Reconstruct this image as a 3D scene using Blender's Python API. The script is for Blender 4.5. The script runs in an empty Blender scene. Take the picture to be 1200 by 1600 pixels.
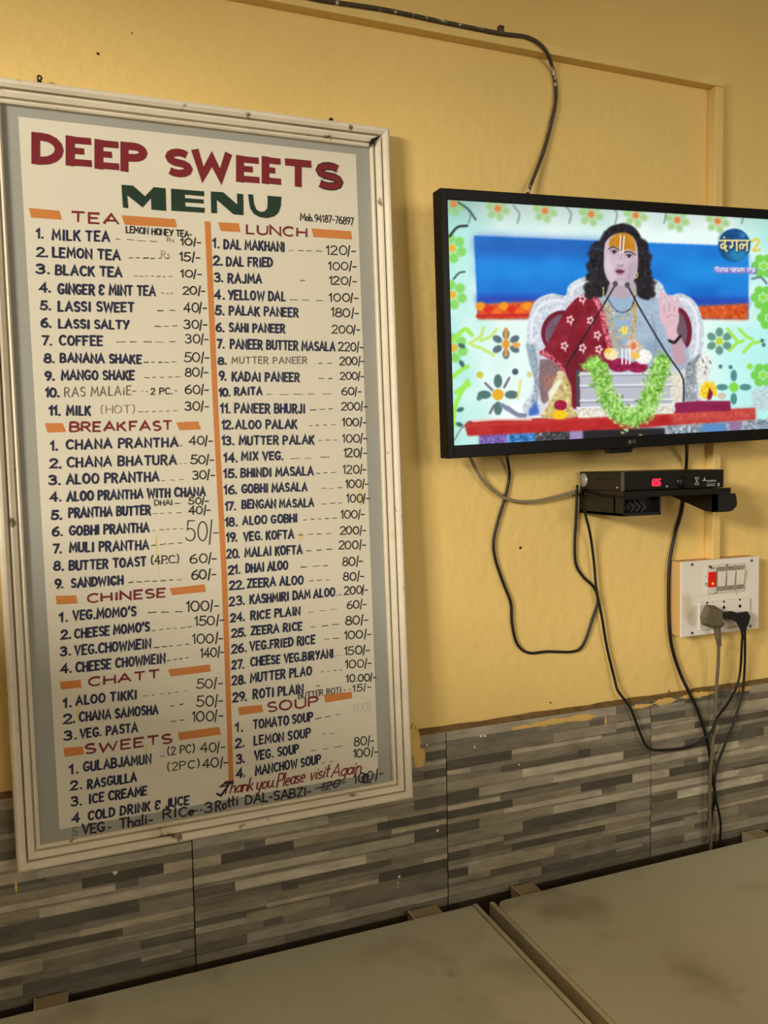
import bpy, bmesh, math, random
import numpy as np
from mathutils import Matrix, Vector
random.seed(7)
scene = bpy.context.scene
COL = scene.collection

# ------------------------------------------------------------------ camera
F, CX, CY = 1290.0, 600.0, 800.0
CAM = np.array([0.0, -1.30, 1.54])
_vx = np.array([3880 - CX, 660 - CY, F])
_ex = _vx / np.linalg.norm(_vx)
_yv = 20500.0
_vz = np.array([-(_vx[1] * _yv + F * F) / _vx[0], _yv, F])
_ez = -_vz / np.linalg.norm(_vz)
_ey = np.cross(_ez, _ex)
AX = np.array([_ex, _ey, _ez])            # rows: world axes seen from the camera (right, down, forward)
camd = bpy.data.cameras.new('camera')
cam = bpy.data.objects.new('camera', camd)
COL.objects.link(cam)
camd.sensor_fit = 'HORIZONTAL'
camd.sensor_width = 36.0
camd.lens = F / 1200.0 * 36.0
camd.clip_start = 0.01
_r, _d, _f = AX[:, 0], AX[:, 1], AX[:, 2]
cam.matrix_world = Matrix(((_r[0], -_d[0], -_f[0], CAM[0]), (_r[1], -_d[1], -_f[1], CAM[1]),
                           (_r[2], -_d[2], -_f[2], CAM[2]), (0, 0, 0, 1)))
scene.camera = cam

# ------------------------------------------------------------------ light
scene.view_settings.view_transform = 'Standard'
scene.view_settings.look = 'None'
scene.view_settings.gamma = 1.0
scene.view_settings.use_curve_mapping = False
scene.view_settings.exposure = 0.0
world = bpy.data.worlds.new('world')
scene.world = world
world.use_nodes = True
world.node_tree.nodes['Background'].inputs[0].default_value = (0.75, 0.85, 1.0, 1)
world.node_tree.nodes['Background'].inputs[1].default_value = 0.6
WIN = (-2.75, -1.55, 2.05, 2.55)           # window opening in the left wall: y0, y1, z0, z1
ld = bpy.data.lights.new('window_daylight', 'AREA')
ld.shape = 'RECTANGLE'
ld.size = WIN[1] - WIN[0]
ld.size_y = WIN[3] - WIN[2]
ld.energy = 262.0
ld.color = (1.0, 0.94, 0.82)
lo = bpy.data.objects.new('window_daylight', ld)
COL.objects.link(lo)
lo.location = (-2.52, (WIN[0] + WIN[1]) / 2, (WIN[2] + WIN[3]) / 2)
lo.rotation_euler = (math.pi / 2, 0, -math.pi / 2)
FILL_GAP = (0.6, 2.4, 1.5, 2.5)               # made-up opening for a fill lamp, in the front wall behind the camera: x0, x1, z0, z1
ld2 = bpy.data.lights.new('front_fill_light', 'AREA')
ld2.shape = 'RECTANGLE'
ld2.size = FILL_GAP[1] - FILL_GAP[0]
ld2.size_y = FILL_GAP[3] - FILL_GAP[2]
ld2.energy = 32.0
ld2.color = (1.0, 0.94, 0.82)
lo2 = bpy.data.objects.new('front_fill_light', ld2)
COL.objects.link(lo2)
lo2.location = ((FILL_GAP[0] + FILL_GAP[1]) / 2, -3.83, (FILL_GAP[2] + FILL_GAP[3]) / 2)
lo2.rotation_euler = (math.pi / 2, 0, 0)


# ------------------------------------------------------------------ helpers
def lin(c):
    out = []
    for v in c[:3]:
        v = v / 255.0
        out.append(v / 12.92 if v <= 0.04045 else ((v + 0.055) / 1.055) ** 2.4)
    return tuple(out) + (1.0,)


def at(px, py, Y=0.0):
    """point of the vertical plane y = Y behind photograph pixel (px, py)"""
    d = AX @ np.array([px - CX, py - CY, F])
    return CAM + d * ((Y - CAM[1]) / d[1])


def atz(px, py, Z):
    d = AX @ np.array([px - CX, py - CY, F])
    return CAM + d * ((Z - CAM[2]) / d[2])


def proj(P):
    d = AX.T @ (np.asarray(P, float).reshape(-1, 3) - CAM).T
    return np.stack([CX + F * d[0] / d[2], CY + F * d[1] / d[2]], 1)


def axes(roll, tilt, yaw):
    cr, sr, ct, st, c, s = math.cos(roll), math.sin(roll), math.cos(tilt), math.sin(tilt), math.cos(yaw), math.sin(yaw)
    return (np.array([[c, -s, 0], [s, c, 0], [0, 0, 1]]) @ np.array([[1, 0, 0], [0, ct, -st], [0, st, ct]])
            @ np.array([[cr, 0, -sr], [0, 1, 0], [sr, 0, cr]]))


def on_plane(px, py, o, R):
    """local (x, z) on the plane through o spanned by R's x and z"""
    d = AX @ np.array([px - CX, py - CY, F])
    n = R[:, 1]
    t = np.dot(o - CAM, n) / np.dot(d, n)
    q = R.T @ (CAM + d * t - o)
    return q[0], q[2]


def mat(name, col, rough=0.6, metal=0.0, var=0.0, scale=8.0, stretch=(1, 1, 1), bump=0.0, bscale=60.0,
        spots=None, spot_scale=30.0, spot_at=0.68, emit=None, strength=1.0, objcol=False, spec=0.4, soft=0.06):
    m = bpy.data.materials.new(name)
    m.use_nodes = True
    nt = m.node_tree
    p = nt.nodes['Principled BSDF']
    p.inputs['Roughness'].default_value = rough
    p.inputs['Metallic'].default_value = metal
    p.inputs['Specular IOR Level'].default_value = spec
    p.inputs['Base Color'].default_value = lin(col)
    if emit:
        p.inputs['Emission Color'].default_value = lin(emit)
        p.inputs['Emission Strength'].default_value = strength
    src = None
    if var or bump or spots or objcol:
        tc = nt.nodes.new('ShaderNodeTexCoord')
        mp = nt.nodes.new('ShaderNodeMapping')
        mp.inputs['Scale'].default_value = stretch
        geo = nt.nodes.new('ShaderNodeNewGeometry')
        nt.links.new(geo.outputs['Position'] if objcol else tc.outputs['Object'], mp.inputs['Vector'])
        vec = mp.outputs['Vector']
    if var or objcol:
        n = nt.nodes.new('ShaderNodeTexNoise')
        n.inputs['Scale'].default_value = scale
        n.inputs['Detail'].default_value = 6.0
        n.inputs['Roughness'].default_value = 0.62
        nt.links.new(vec, n.inputs['Vector'])
        r = nt.nodes.new('ShaderNodeMapRange')
        r.inputs['From Min'].default_value = 0.25
        r.inputs['From Max'].default_value = 0.75
        r.inputs['To Min'].default_value = 1.0 - var
        r.inputs['To Max'].default_value = 1.0 + var
        nt.links.new(n.outputs['Fac'], r.inputs['Value'])
        mul = nt.nodes.new('ShaderNodeVectorMath')
        mul.operation = 'SCALE'
        if objcol:
            oi = nt.nodes.new('ShaderNodeObjectInfo')
            nt.links.new(oi.outputs['Color'], mul.inputs[0])
        else:
            mul.inputs[0].default_value = lin(col)[:3]
        nt.links.new(r.outputs['Result'], mul.inputs['Scale'])
        src = mul.outputs['Vector']
    if spots:
        for k, (sc, th, c) in enumerate(spots):
            n = nt.nodes.new('ShaderNodeTexNoise')
            n.inputs['Scale'].default_value = sc
            n.inputs['Detail'].default_value = 3.0
            nt.links.new(vec, n.inputs['Vector'])
            r = nt.nodes.new('ShaderNodeMapRange')
            r.inputs['From Min'].default_value = th
            r.inputs['From Max'].default_value = th + soft
            nt.links.new(n.outputs['Fac'], r.inputs['Value'])
            mx = nt.nodes.new('ShaderNodeMix')
            mx.data_type = 'RGBA'
            nt.links.new(r.outputs['Result'], mx.inputs['Factor'])
            if src is None:
                mx.inputs['A'].default_value = lin(col)
            else:
                nt.links.new(src, mx.inputs['A'])
            mx.inputs['B'].default_value = lin(c)
            src = mx.outputs['Result']
    if src is not None:
        nt.links.new(src, p.inputs['Base Color'])
    if bump:
        n = nt.nodes.new('ShaderNodeTexNoise')
        n.inputs['Scale'].default_value = bscale
        n.inputs['Detail'].default_value = 5.0
        nt.links.new(vec, n.inputs['Vector'])
        b = nt.nodes.new('ShaderNodeBump')
        b.inputs['Strength'].default_value = bump
        b.inputs['Distance'].default_value = 0.004
        nt.links.new(n.outputs['Fac'], b.inputs['Height'])
        nt.links.new(b.outputs['Normal'], p.inputs['Normal'])
    return m


class MB:
    """collects vertices and faces, builds ONE mesh object"""

    def __init__(self):
        self.v, self.f, self.m, self.s = [], [], [], []

    def add(self, vs, fs, mi=0, smooth=False):
        o = len(self.v)
        self.v += [tuple(float(c) for c in q) for q in vs]
        self.f += [tuple(o + i for i in q) for q in fs]
        self.m += [mi] * len(fs)
        self.s += [smooth] * len(fs)
        return self

    def box(self, x0, x1, y0, y1, z0, z1, bev=0.0, mi=0):
        x0, x1 = min(x0, x1), max(x0, x1)
        y0, y1 = min(y0, y1), max(y0, y1)
        z0, z1 = min(z0, z1), max(z0, z1)
        if bev <= 0:
            vs = [(x, y, z) for x in (x0, x1) for y in (y0, y1) for z in (z0, z1)]
            fs = [(0, 1, 3, 2), (4, 6, 7, 5), (0, 4, 5, 1), (2, 3, 7, 6), (0, 2, 6, 4), (1, 5, 7, 3)]
            return self.add(vs, fs, mi)
        bm = bmesh.new()
        bmesh.ops.create_cube(bm, size=1.0)
        for q in bm.verts:
            q.co = ((x0 + x1) / 2 + q.co.x * (x1 - x0), (y0 + y1) / 2 + q.co.y * (y1 - y0), (z0 + z1) / 2 + q.co.z * (z1 - z0))
        bmesh.ops.bevel(bm, geom=bm.edges[:], offset=bev, segments=2, affect='EDGES', profile=0.6)
        bm.verts.index_update()
        vs = [q.co[:] for q in bm.verts]
        fs = [[q.index for q in fc.verts] for fc in bm.faces]
        bm.free()
        return self.add(vs, fs, mi)

    def prism(self, poly, y0, y1, mi=0):
        """polygon of (x, z) extruded along y"""
        n = len(poly)
        a = sum(poly[i][0] * poly[(i + 1) % n][1] - poly[(i + 1) % n][0] * poly[i][1] for i in range(n))
        if a < 0:
            poly = poly[::-1]
        y0, y1 = min(y0, y1), max(y0, y1)
        vs = [(p[0], y0, p[1]) for p in poly] + [(p[0], y1, p[1]) for p in poly]
        fs = [tuple(range(n)), tuple(range(2 * n - 1, n - 1, -1))]
        fs += [(i, n + i, n + (i + 1) % n, (i + 1) % n) for i in range(n)]
        return self.add(vs, fs, mi)

    def flat(self, poly, y, mi=0):
        n = len(poly)
        a = sum(poly[i][0] * poly[(i + 1) % n][1] - poly[(i + 1) % n][0] * poly[i][1] for i in range(n))
        if a < 0:
            poly = poly[::-1]
        return self.add([(p[0], y, p[1]) for p in poly], [tuple(range(n))], mi)

    def tube(self, pts, r, n=8, mi=0, flat=1.0):
        pts = [np.array(p, float) for p in pts]
        rs = r if isinstance(r, (list, tuple)) else [r] * len(pts)
        vs, fs = [], []
        up = np.array([0.31, 0.9, 0.2])
        for i, p in enumerate(pts):
            t = pts[min(i + 1, len(pts) - 1)] - pts[max(i - 1, 0)]
            t = t / (np.linalg.norm(t) + 1e-9)
            a = np.cross(t, up)
            a /= np.linalg.norm(a) + 1e-9
            b = np.cross(t, a)
            for k in range(n):
                w = 2 * math.pi * k / n
                vs.append(p + rs[i] * (math.cos(w) * a + flat * math.sin(w) * b))
        for i in range(len(pts) - 1):
            for k in range(n):
                fs.append((i * n + k, i * n + (k + 1) % n, (i + 1) * n + (k + 1) % n, (i + 1) * n + k))
        fs.append(tuple(range(n - 1, -1, -1)))
        e = (len(pts) - 1) * n
        fs.append(tuple(range(e, e + n)))
        return self.add(vs, fs, mi, True)

    def cyl(self, c, r, depth, axis='y', n=20, mi=0, r2=None):
        c = np.array(c, float)
        d = {'x': np.array([1., 0, 0]), 'y': np.array([0, 1., 0]), 'z': np.array([0, 0, 1.])}[axis]
        return self.tube([c, c + d * depth], [r, r if r2 is None else r2], n, mi)

    def build(self, name, mats, parent=None, smooth_angle=None):
        me = bpy.data.meshes.new(name)
        me.from_pydata(self.v, [], self.f)
        for q in (mats if isinstance(mats, (list, tuple)) else [mats]):
            me.materials.append(q)
        me.polygons.foreach_set('material_index', self.m)
        me.polygons.foreach_set('use_smooth', self.s)
        me.update()
        o = bpy.data.objects.new(name, me)
        COL.objects.link(o)
        if parent is not None:
            o.parent = parent
        return o


def spline(pts, n=8):
    pts = [np.array(p, float) for p in pts]
    P = [2 * pts[0] - pts[1]] + pts + [2 * pts[-1] - pts[-2]]
    out = []
    for i in range(1, len(P) - 2):
        for k in range(n):
            t = k / n
            a, b, c, d = P[i - 1], P[i], P[i + 1], P[i + 2]
            out.append(0.5 * (2 * b + (c - a) * t + (2 * a - 5 * b + 4 * c - d) * t * t + (3 * b - a - 3 * c + d) * t ** 3))
    out.append(pts[-1])
    return out


def tag(o, label, cat, group=None):
    o['label'] = label
    o['category'] = cat
    if group:
        o['group'] = group
    return o


def struct(o):
    o['kind'] = 'structure'
    return o


def thing(name, label, cat, loc=(0, 0, 0), R=None, group=None):
    o = bpy.data.objects.new(name, None)
    COL.objects.link(o)
    o.empty_display_size = 0.05
    if R is None:
        o.location = loc
    else:
        o.matrix_world = Matrix([[R[i][0], R[i][1], R[i][2], loc[i]] for i in range(3)] + [[0, 0, 0, 1]])
    return tag(o, label, cat, group)


# ------------------------------------------------------------------ materials
M_wall = mat('yellow_plaster', (224, 191, 116), 0.75, var=0.08, scale=2.2, bump=0.55, bscale=46,
             spots=[(5.0, 0.70, (204, 164, 94)), (60.0, 0.80, (120, 88, 40))])
M_trunk = mat('yellow_painted_trunking', (222, 190, 118), 0.55, var=0.08, scale=9, bump=0.15, bscale=40)
M_sidewall = mat('off_white_plaster', (150, 142, 124), 0.8, var=0.06)
M_ceiling = mat('cream_ceiling', (170, 162, 142), 0.8, var=0.05)
M_floor = mat('grey_floor', (120, 112, 98), 0.5, var=0.1, scale=4)
M_grout_shade = mat('grout_and_gap_shade', (58, 48, 34), 0.9, var=0.2, scale=40)
M_cement = mat('cement_edge', (112, 88, 50), 0.9, var=0.35, scale=45, bump=0.8, bscale=120)
M_strip = mat('stone_print', (128, 128, 128), 0.5, var=0.34, scale=46, stretch=(0.4, 1, 1.4), objcol=True, bump=0.18, bscale=130)
M_frame = mat('worn_white_paint', (214, 202, 178), 0.5, var=0.08, scale=14, bump=0.12, bscale=60,
              spots=[(9, 0.60, (204, 190, 160)), (34, 0.685, (112, 94, 66))])
M_board = mat('grey_board', (150, 148, 138), 0.55, var=0.05, scale=6, spots=[(38, 0.79, (90, 84, 70))])
M_panel = mat('white_painted_panel', (208, 200, 180), 0.5, var=0.03, scale=4,
              spots=[(7, 0.76, (214, 200, 160)), (70, 0.80, (150, 140, 118))])
M_orange = mat('orange_paint', (192, 118, 52), 0.5, var=0.06, scale=20)
M_red = mat('dark_red_paint', (112, 18, 28), 0.5, var=0.10, scale=40)
M_green = mat('dark_green_paint', (14, 44, 26), 0.5, var=0.12, scale=30)
M_navy = mat('navy_paint', (18, 25, 58), 0.5, var=0.12, scale=60)
M_black = mat('black_marker', (14, 14, 18), 0.5, var=0.1, scale=60)
M_faded = mat('faded_pencil', (104, 96, 84), 0.6, var=0.3, scale=90)
M_ghost = mat('rubbed_out_ink', (188, 182, 168), 0.6, var=0.1, scale=60)
M_tvblack = mat('black_gloss_plastic', (9, 8, 8), 0.35, var=0.1, scale=20, spec=0.2)
M_tvback = mat('black_matt_plastic', (16, 15, 14), 0.55, var=0.1, scale=20)
M_box = mat('black_plastic', (15, 14, 14), 0.32, var=0.15, scale=30)
M_gloss = mat('smoked_gloss', (6, 6, 7), 0.08)
M_cable = mat('black_cable', (14, 13, 12), 0.45, var=0.1, scale=30)
M_cablegrey = mat('grey_cable', (128, 116, 92), 0.55, var=0.12, scale=40)
M_cabledirty = mat('paint_spattered_cable', (66, 56, 42), 0.6, var=0.2, scale=40, spots=[(70, 0.60, (196, 184, 156))])
M_plug = mat('dirty_grey_plug', (96, 86, 66), 0.55, var=0.18, scale=40)
M_switchwhite = mat('white_plastic', (222, 216, 204), 0.42, var=0.04, scale=20, spots=[(12, 0.60, (210, 196, 168)), (45, 0.67, (150, 138, 116))])
M_switchgrime = mat('grimy_white_plastic', (208, 202, 190), 0.5, var=0.05, scale=20, spots=[(75, 0.55, (70, 60, 48))])
M_wood = mat('bare_wood_box', (206, 166, 104), 0.7, var=0.1, scale=12, stretch=(1, 1, 0.2))
M_hole = mat('dark_hole', (10, 9, 8), 0.8)
M_screw = mat('rusty_screw', (92, 82, 64), 0.4, 0.6, var=0.2, scale=80)
M_nail = mat('rusty_nail', (34, 22, 18), 0.6, 0.3, var=0.2, scale=80)
M_redswitch = mat('red_indicator', (170, 16, 14), 0.25, emit=(255, 30, 16), strength=0.25)
M_neon = mat('neon_glow', (255, 90, 40), 0.3, emit=(255, 90, 30), strength=6.0)
M_led = mat('red_led', (255, 30, 50), 0.3, emit=(255, 24, 48), strength=4.5)
M_sticker = mat('silver_sticker', (150, 146, 138), 0.4, 0.2, var=0.1, scale=90)
M_print = mat('white_print', (196, 192, 184), 0.5)
M_laminate = mat('beige_laminate', (194, 189, 164), 0.42, var=0.07, scale=5, bump=0.03, bscale=80,
                 spots=[(7.0, 0.56, (166, 158, 132)), (24, 0.70, (140, 128, 100)), (70, 0.74, (78, 66, 46))], soft=0.14)
M_band = mat('aluminium_band', (204, 194, 166), 0.38, 0.35, var=0.1, scale=20)
M_steel = mat('dark_steel', (52, 46, 38), 0.5, 0.5, var=0.1, scale=20)
M_tab = mat('ply_tab', (156, 140, 106), 0.7, var=0.14, scale=18, stretch=(0.3, 1, 1))
M_paintdrip = mat('yellow_paint_smear', (206, 168, 92), 0.7, var=0.12, scale=30)
M_white_drop = mat('white_paint_drop', (216, 206, 184), 0.6)
M_blocker = mat('brown_blocker', (110, 84, 56), 0.6, var=0.15, scale=6)

# ------------------------------------------------------------------ room shell
X0, X1, Y0, ZC = -2.4, 2.8, -3.7, 2.8
TILE_TOP = 1.062
wall = struct(MB().box(X0, X1, 0.0, 0.12, 0, ZC).build('wall_back', M_wall))
struct(MB().box(X0, X1, Y0, 0.0, -0.1, 0).build('floor', M_floor))
struct(MB().box(X0, X1, Y0, 0.0, ZC, ZC + 0.1).build('ceiling', M_ceiling))
struct(MB().box(X1, X1 + 0.12, Y0, 0.0, 0, ZC).build('wall_right', M_sidewall))
fw = MB()
fw.box(X0, X1, Y0 - 0.12, Y0, 0, FILL_GAP[2]).box(X0, X1, Y0 - 0.12, Y0, FILL_GAP[3], ZC)
fw.box(X0, FILL_GAP[0], Y0 - 0.12, Y0, FILL_GAP[2], FILL_GAP[3]).box(FILL_GAP[1], X1, Y0 - 0.12, Y0, FILL_GAP[2], FILL_GAP[3])
struct(fw.build('wall_front', M_sidewall))
lw = MB()
lw.box(X0 - 0.12, X0, Y0, 0.0, 0, WIN[2]).box(X0 - 0.12, X0, Y0, 0.0, WIN[3], ZC)
lw.box(X0 - 0.12, X0, Y0, WIN[0], WIN[2], WIN[3]).box(X0 - 0.12, X0, WIN[1], 0.0, WIN[2], WIN[3])
struct(lw.build('wall_left', M_sidewall))
wf = MB()
for (a, b, c, d) in ((WIN[0], WIN[1], WIN[2], WIN[2] + 0.05), (WIN[0], WIN[1], WIN[3] - 0.05, WIN[3]),
                     (WIN[0], WIN[0] + 0.05, WIN[2], WIN[3]), (WIN[1] - 0.05, WIN[1], WIN[2], WIN[3]),
                     ((WIN[0] + WIN[1]) / 2 - 0.025, (WIN[0] + WIN[1]) / 2 + 0.025, WIN[2], WIN[3])):
    wf.box(X0 - 0.09, X0 - 0.03, a, b, c, d)
struct(wf.build('window_1', M_frame))
struct(MB().box(-1.02, -0.98, -1.75, -0.02, 0, 1.72, 0.004).box(-1.02, -0.98, -1.75, -0.02, 2.225, ZC).box(-1.02, -0.98, -1.80, -1.75, 0, ZC).build('light_blocker', M_blocker))  # unseen slotted screen, added to shade the back wall's lower left and top

# dado tiles: one printed slate pattern, every second tile turned half round
TW, TH = 0.4435, 0.2995
PAT = ("0,814,-23,165,62 814,1000,36,152,28 678,752,213,318,22 -1,497,262,464,33 497,814,328,506,50 814,1000,337,443,62 "
       "-2,296,535,698,12 297,738,529,603,68 738,1000,460,545,22 296,738,603,714,40 738,1000,566,686,50 -2,108,714,789,72 "
       "245,618,797,904,20 618,682,741,898,14 682,1001,765,881,30 -3,347,809,907,38 347,852,919,1071,88 852,1001,923,1073,22 "
       "-3,347,920,1076,55 496,1001,1143,1274,78 -4,144,1109,1312,14 144,496,1116,1276,60 244,522,1274,1351,18 "
       "-4,240,1344,1426,82 240,631,1331,1432,32 631,900,1397,1555,12 900,1001,1412,1567,74 -5,299,1449,1580,13 "
       "299,631,1437,1586,48 256,738,1587,1681,76 738,814,1563,1670,25 -5,256,1587,1666,50 495,1001,1731,1877,76 "
       "-6,143,1682,1860,20 143,495,1692,1832,50 345,814,1895,2087,18 814,1001,1948,2067,42 -6,345,1876,2073,52 "
       "255,477,2087,2182,22 617,1002,2184,2283,64 -7,255,2093,2185,62 255,617,2199,2274,50 293,756,2255,2409,15 "
       "738,1002,2425,2475,58 -7,100,2205,2347,15 100,293,2198,2359,28 -8,344,2436,2502,66 91,498,2485,2685,62 "
       "499,813,2535,2709,36 813,1002,2553,2697,20 -8,91,2522,2671,14 616,952,2831,2884,58 -9,194,2687,2777,50 "
       "194,436,2679,2797,24 436,813,2828,2974,20 813,1002,2878,2985,26 -9,435,2833,2990,52 435,813,2975,2992,42")
strips = []
for q in PAT.split():
    a, b, t0, t1, tone = map(int, q.split(','))
    strips.append((max(a, 2) / 1000 * TW, min(b, 998) / 1000 * TW, max(t0, 6) / 1e4, min(t1, 2990) / 1e4, tone / 100))
base = []
z = 0.0006
while z < TH - 0.004:
    h = min(random.uniform(0.012, 0.02), TH - 0.0006 - z)
    cuts = sorted([0.001, TW - 0.001, random.uniform(0.25, 0.75) * TW])
    for k in range(2):
        base.append((cuts[k], cuts[k + 1], z, z + h, random.uniform(0.3, 0.52)))
    z += h


def tone_col(t, k):
    v = 0.030 + 0.46 * t ** 1.25
    w = 0.03 * math.sin(k * 2.3)
    return (v * (1.13 + w), v * 0.97, v * (0.69 - w), 1.0)


unit = MB().box(0, 1, 0, 1, 0, 1).build('strip_unit', M_strip)
strip_mesh = unit.data
bpy.data.objects.remove(unit)


def make_tile(x, ztop, turned, part=None):
    t = MB().box(x + 0.0007, x + TW - 0.0007, -0.012, 0.0, ztop - TH + 0.0007, ztop).build('tile', M_grout_shade, wall)
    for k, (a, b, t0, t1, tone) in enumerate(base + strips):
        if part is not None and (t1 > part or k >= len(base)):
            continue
        proud = 0.0006 if k < len(base) else 0.0010 + 0.0006 * ((k * 7) % 5) / 4 + 0.00003 * (k % 17)
        if turned:
            a, b, t0, t1 = TW - b, TW - a, TH - t1, TH - t0
        s = bpy.data.objects.new('stone_strip', strip_mesh)
        COL.objects.link(s)
        s.parent = t
        s.location = (x + a, -0.012 - proud, ztop - t1)
        s.scale = (b - a, proud + 0.001, t1 - t0)
        s.color = tone_col(tone, k)
    return t


TX = 0.6165
for i in range(-2, 3):
    make_tile(TX + i * TW, TILE_TOP, i % 2 != 0)
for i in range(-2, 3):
    make_tile(TX + i * TW, TILE_TOP - TH, False, part=0.0165)  # lower row mostly bare and dark: shade behind the tables put into its colour
# rough cement bead and paint smears along the top edge of the tiles
bead = MB()
vs, fs = [], []
n = 220
for k in range(n + 1):
    x = TX - 2 * TW + k * 5 * TW / n
    j = 0.5 * math.sin(k * .31) + 0.35 * math.sin(k * .83 + 1) + 0.15 * random.uniform(-1, 1)
    vs += [(x, -0.0002, TILE_TOP + 0.0062 + 0.0014 * j), (x, -0.004 - 0.001 * random.random(), TILE_TOP + 0.0042 + 0.0008 * j),
           (x, -0.0105 - 0.0008 * random.random(), TILE_TOP + 0.001), (x, -0.0124, TILE_TOP - 0.0002)]
for k in range(n):
    for r in range(3):
        a = k * 4 + r
        fs.append((a, a + 1, a + 5, a + 4))
bead.add(vs, fs)
bead.build('cement_bead', M_cement, wall)


def fan(poly, y0, y1):
    mb = MB()
    n = len(poly)
    c = np.mean(np.array(poly), 0)
    vs = [(c[0], y0, c[1])] + [(p[0], y0 + (y1 - y0) * .2, p[1]) for p in poly] + [(p[0], y1, p[1]) for p in poly]
    fs = [(0, 1 + i, 1 + (i + 1) % n) for i in range(n)] + [(1 + i, 1 + n + i, 1 + n + (i + 1) % n, 1 + (i + 1) % n) for i in range(n)]
    return mb.add(vs, fs)


def blob(cx, cz, rx, rz, y, seed, n=18):
    rr = random.Random(seed)
    return [(cx + rx * math.cos(2 * math.pi * k / n) * rr.uniform(0.65, 1.1),
             cz + rz * math.sin(2 * math.pi * k / n) * rr.uniform(0.6, 1.15)) for k in range(n)]


for k, (px, py, wx, wz) in enumerate(((648, 1160, 0.012, 0.03), (655, 1182, 0.012, 0.022), (862, 1128, 0.05, 0.006), (905, 1122, 0.04, 0.007),
                                      (820, 1136, 0.03, 0.004), (1000, 1104, 0.03, 0.005), (1040, 1096, 0.03, 0.007), (1090, 1086, 0.05, 0.006),
                                      (1160, 1077, 0.03, 0.005), (947, 1127, 0.0022, 0.009), (25, 1385, 0.002, 0.012))):
    p = at(px, py, -0.0145)
    fan(blob(p[0], p[2], wx, wz, 0, k, 30), -0.0146, -0.0120).build('paint_smear', M_paintdrip, wall)
for k, (px, py, r) in enumerate(((624, 1370, 0.0028), (622, 1380, 0.002), (622, 1386, 0.0016), (742, 1168, 0.0022), (752, 1150, 0.003),
                                 (758, 1150, 0.003), (811, 1195, 0.0018), (667, 1164, 0.0025), (180, 1364, 0.004), (684, 1298, 0.003))):
    p = at(px, py, -0.015)
    fan(blob(p[0], p[2], r, r, 0, 40 + k, 9), -0.0156, -0.0125).build('paint_drop', M_white_drop, wall)
for k, (px, py, r) in enumerate(((153, 84, 0.0022), (1045, 1080, 0.002), (813, 856, 0.0028), (206, 52, 0.0012), (860, 1098, 0.0016))):
    p = at(px, py, 0)
    fan(blob(p[0], p[2], r, r, 0, 70 + k, 9), -0.0012, 0.0).build('wall_speck', M_nail, wall)

# ------------------------------------------------------------------ cable trunking on the wall
tr = thing('cable_trunking', 'flat yellow painted cable trunking running across the wall and down behind the television', 'trunking', (1.20, 0, 1.3))


def world_part(mb, name, m, parent):
    o = mb.build(name, m, parent)
    o.matrix_parent_inverse = parent.matrix_basis.inverted()
    return o


pz0, pz1 = at(1106, 141)[2], at(1131, 121, -.022)[2]
px0, px1 = at(1104, 400)[0], at(1129, 400, -.022)[0]
world_part(MB().box(-0.97, px1, -0.022, 0.0, pz0, pz1, 0.002), 'trunking_rail', M_trunk, tr)
world_part(MB().box(px0, px1, -0.022, 0.0, at(1100, 876)[2], pz0 - 0.0005, 0.002), 'trunking_rail', M_trunk, tr)

# ------------------------------------------------------------------ stroke alphabet (hand lettering)


def ar(cx, cy, rx, ry, a0, a1, n=8):
    return [(cx + rx * math.cos(math.radians(a0 + (a1 - a0) * k / n)), cy + ry * math.sin(math.radians(a0 + (a1 - a0) * k / n))) for k in range(n + 1)]


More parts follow.
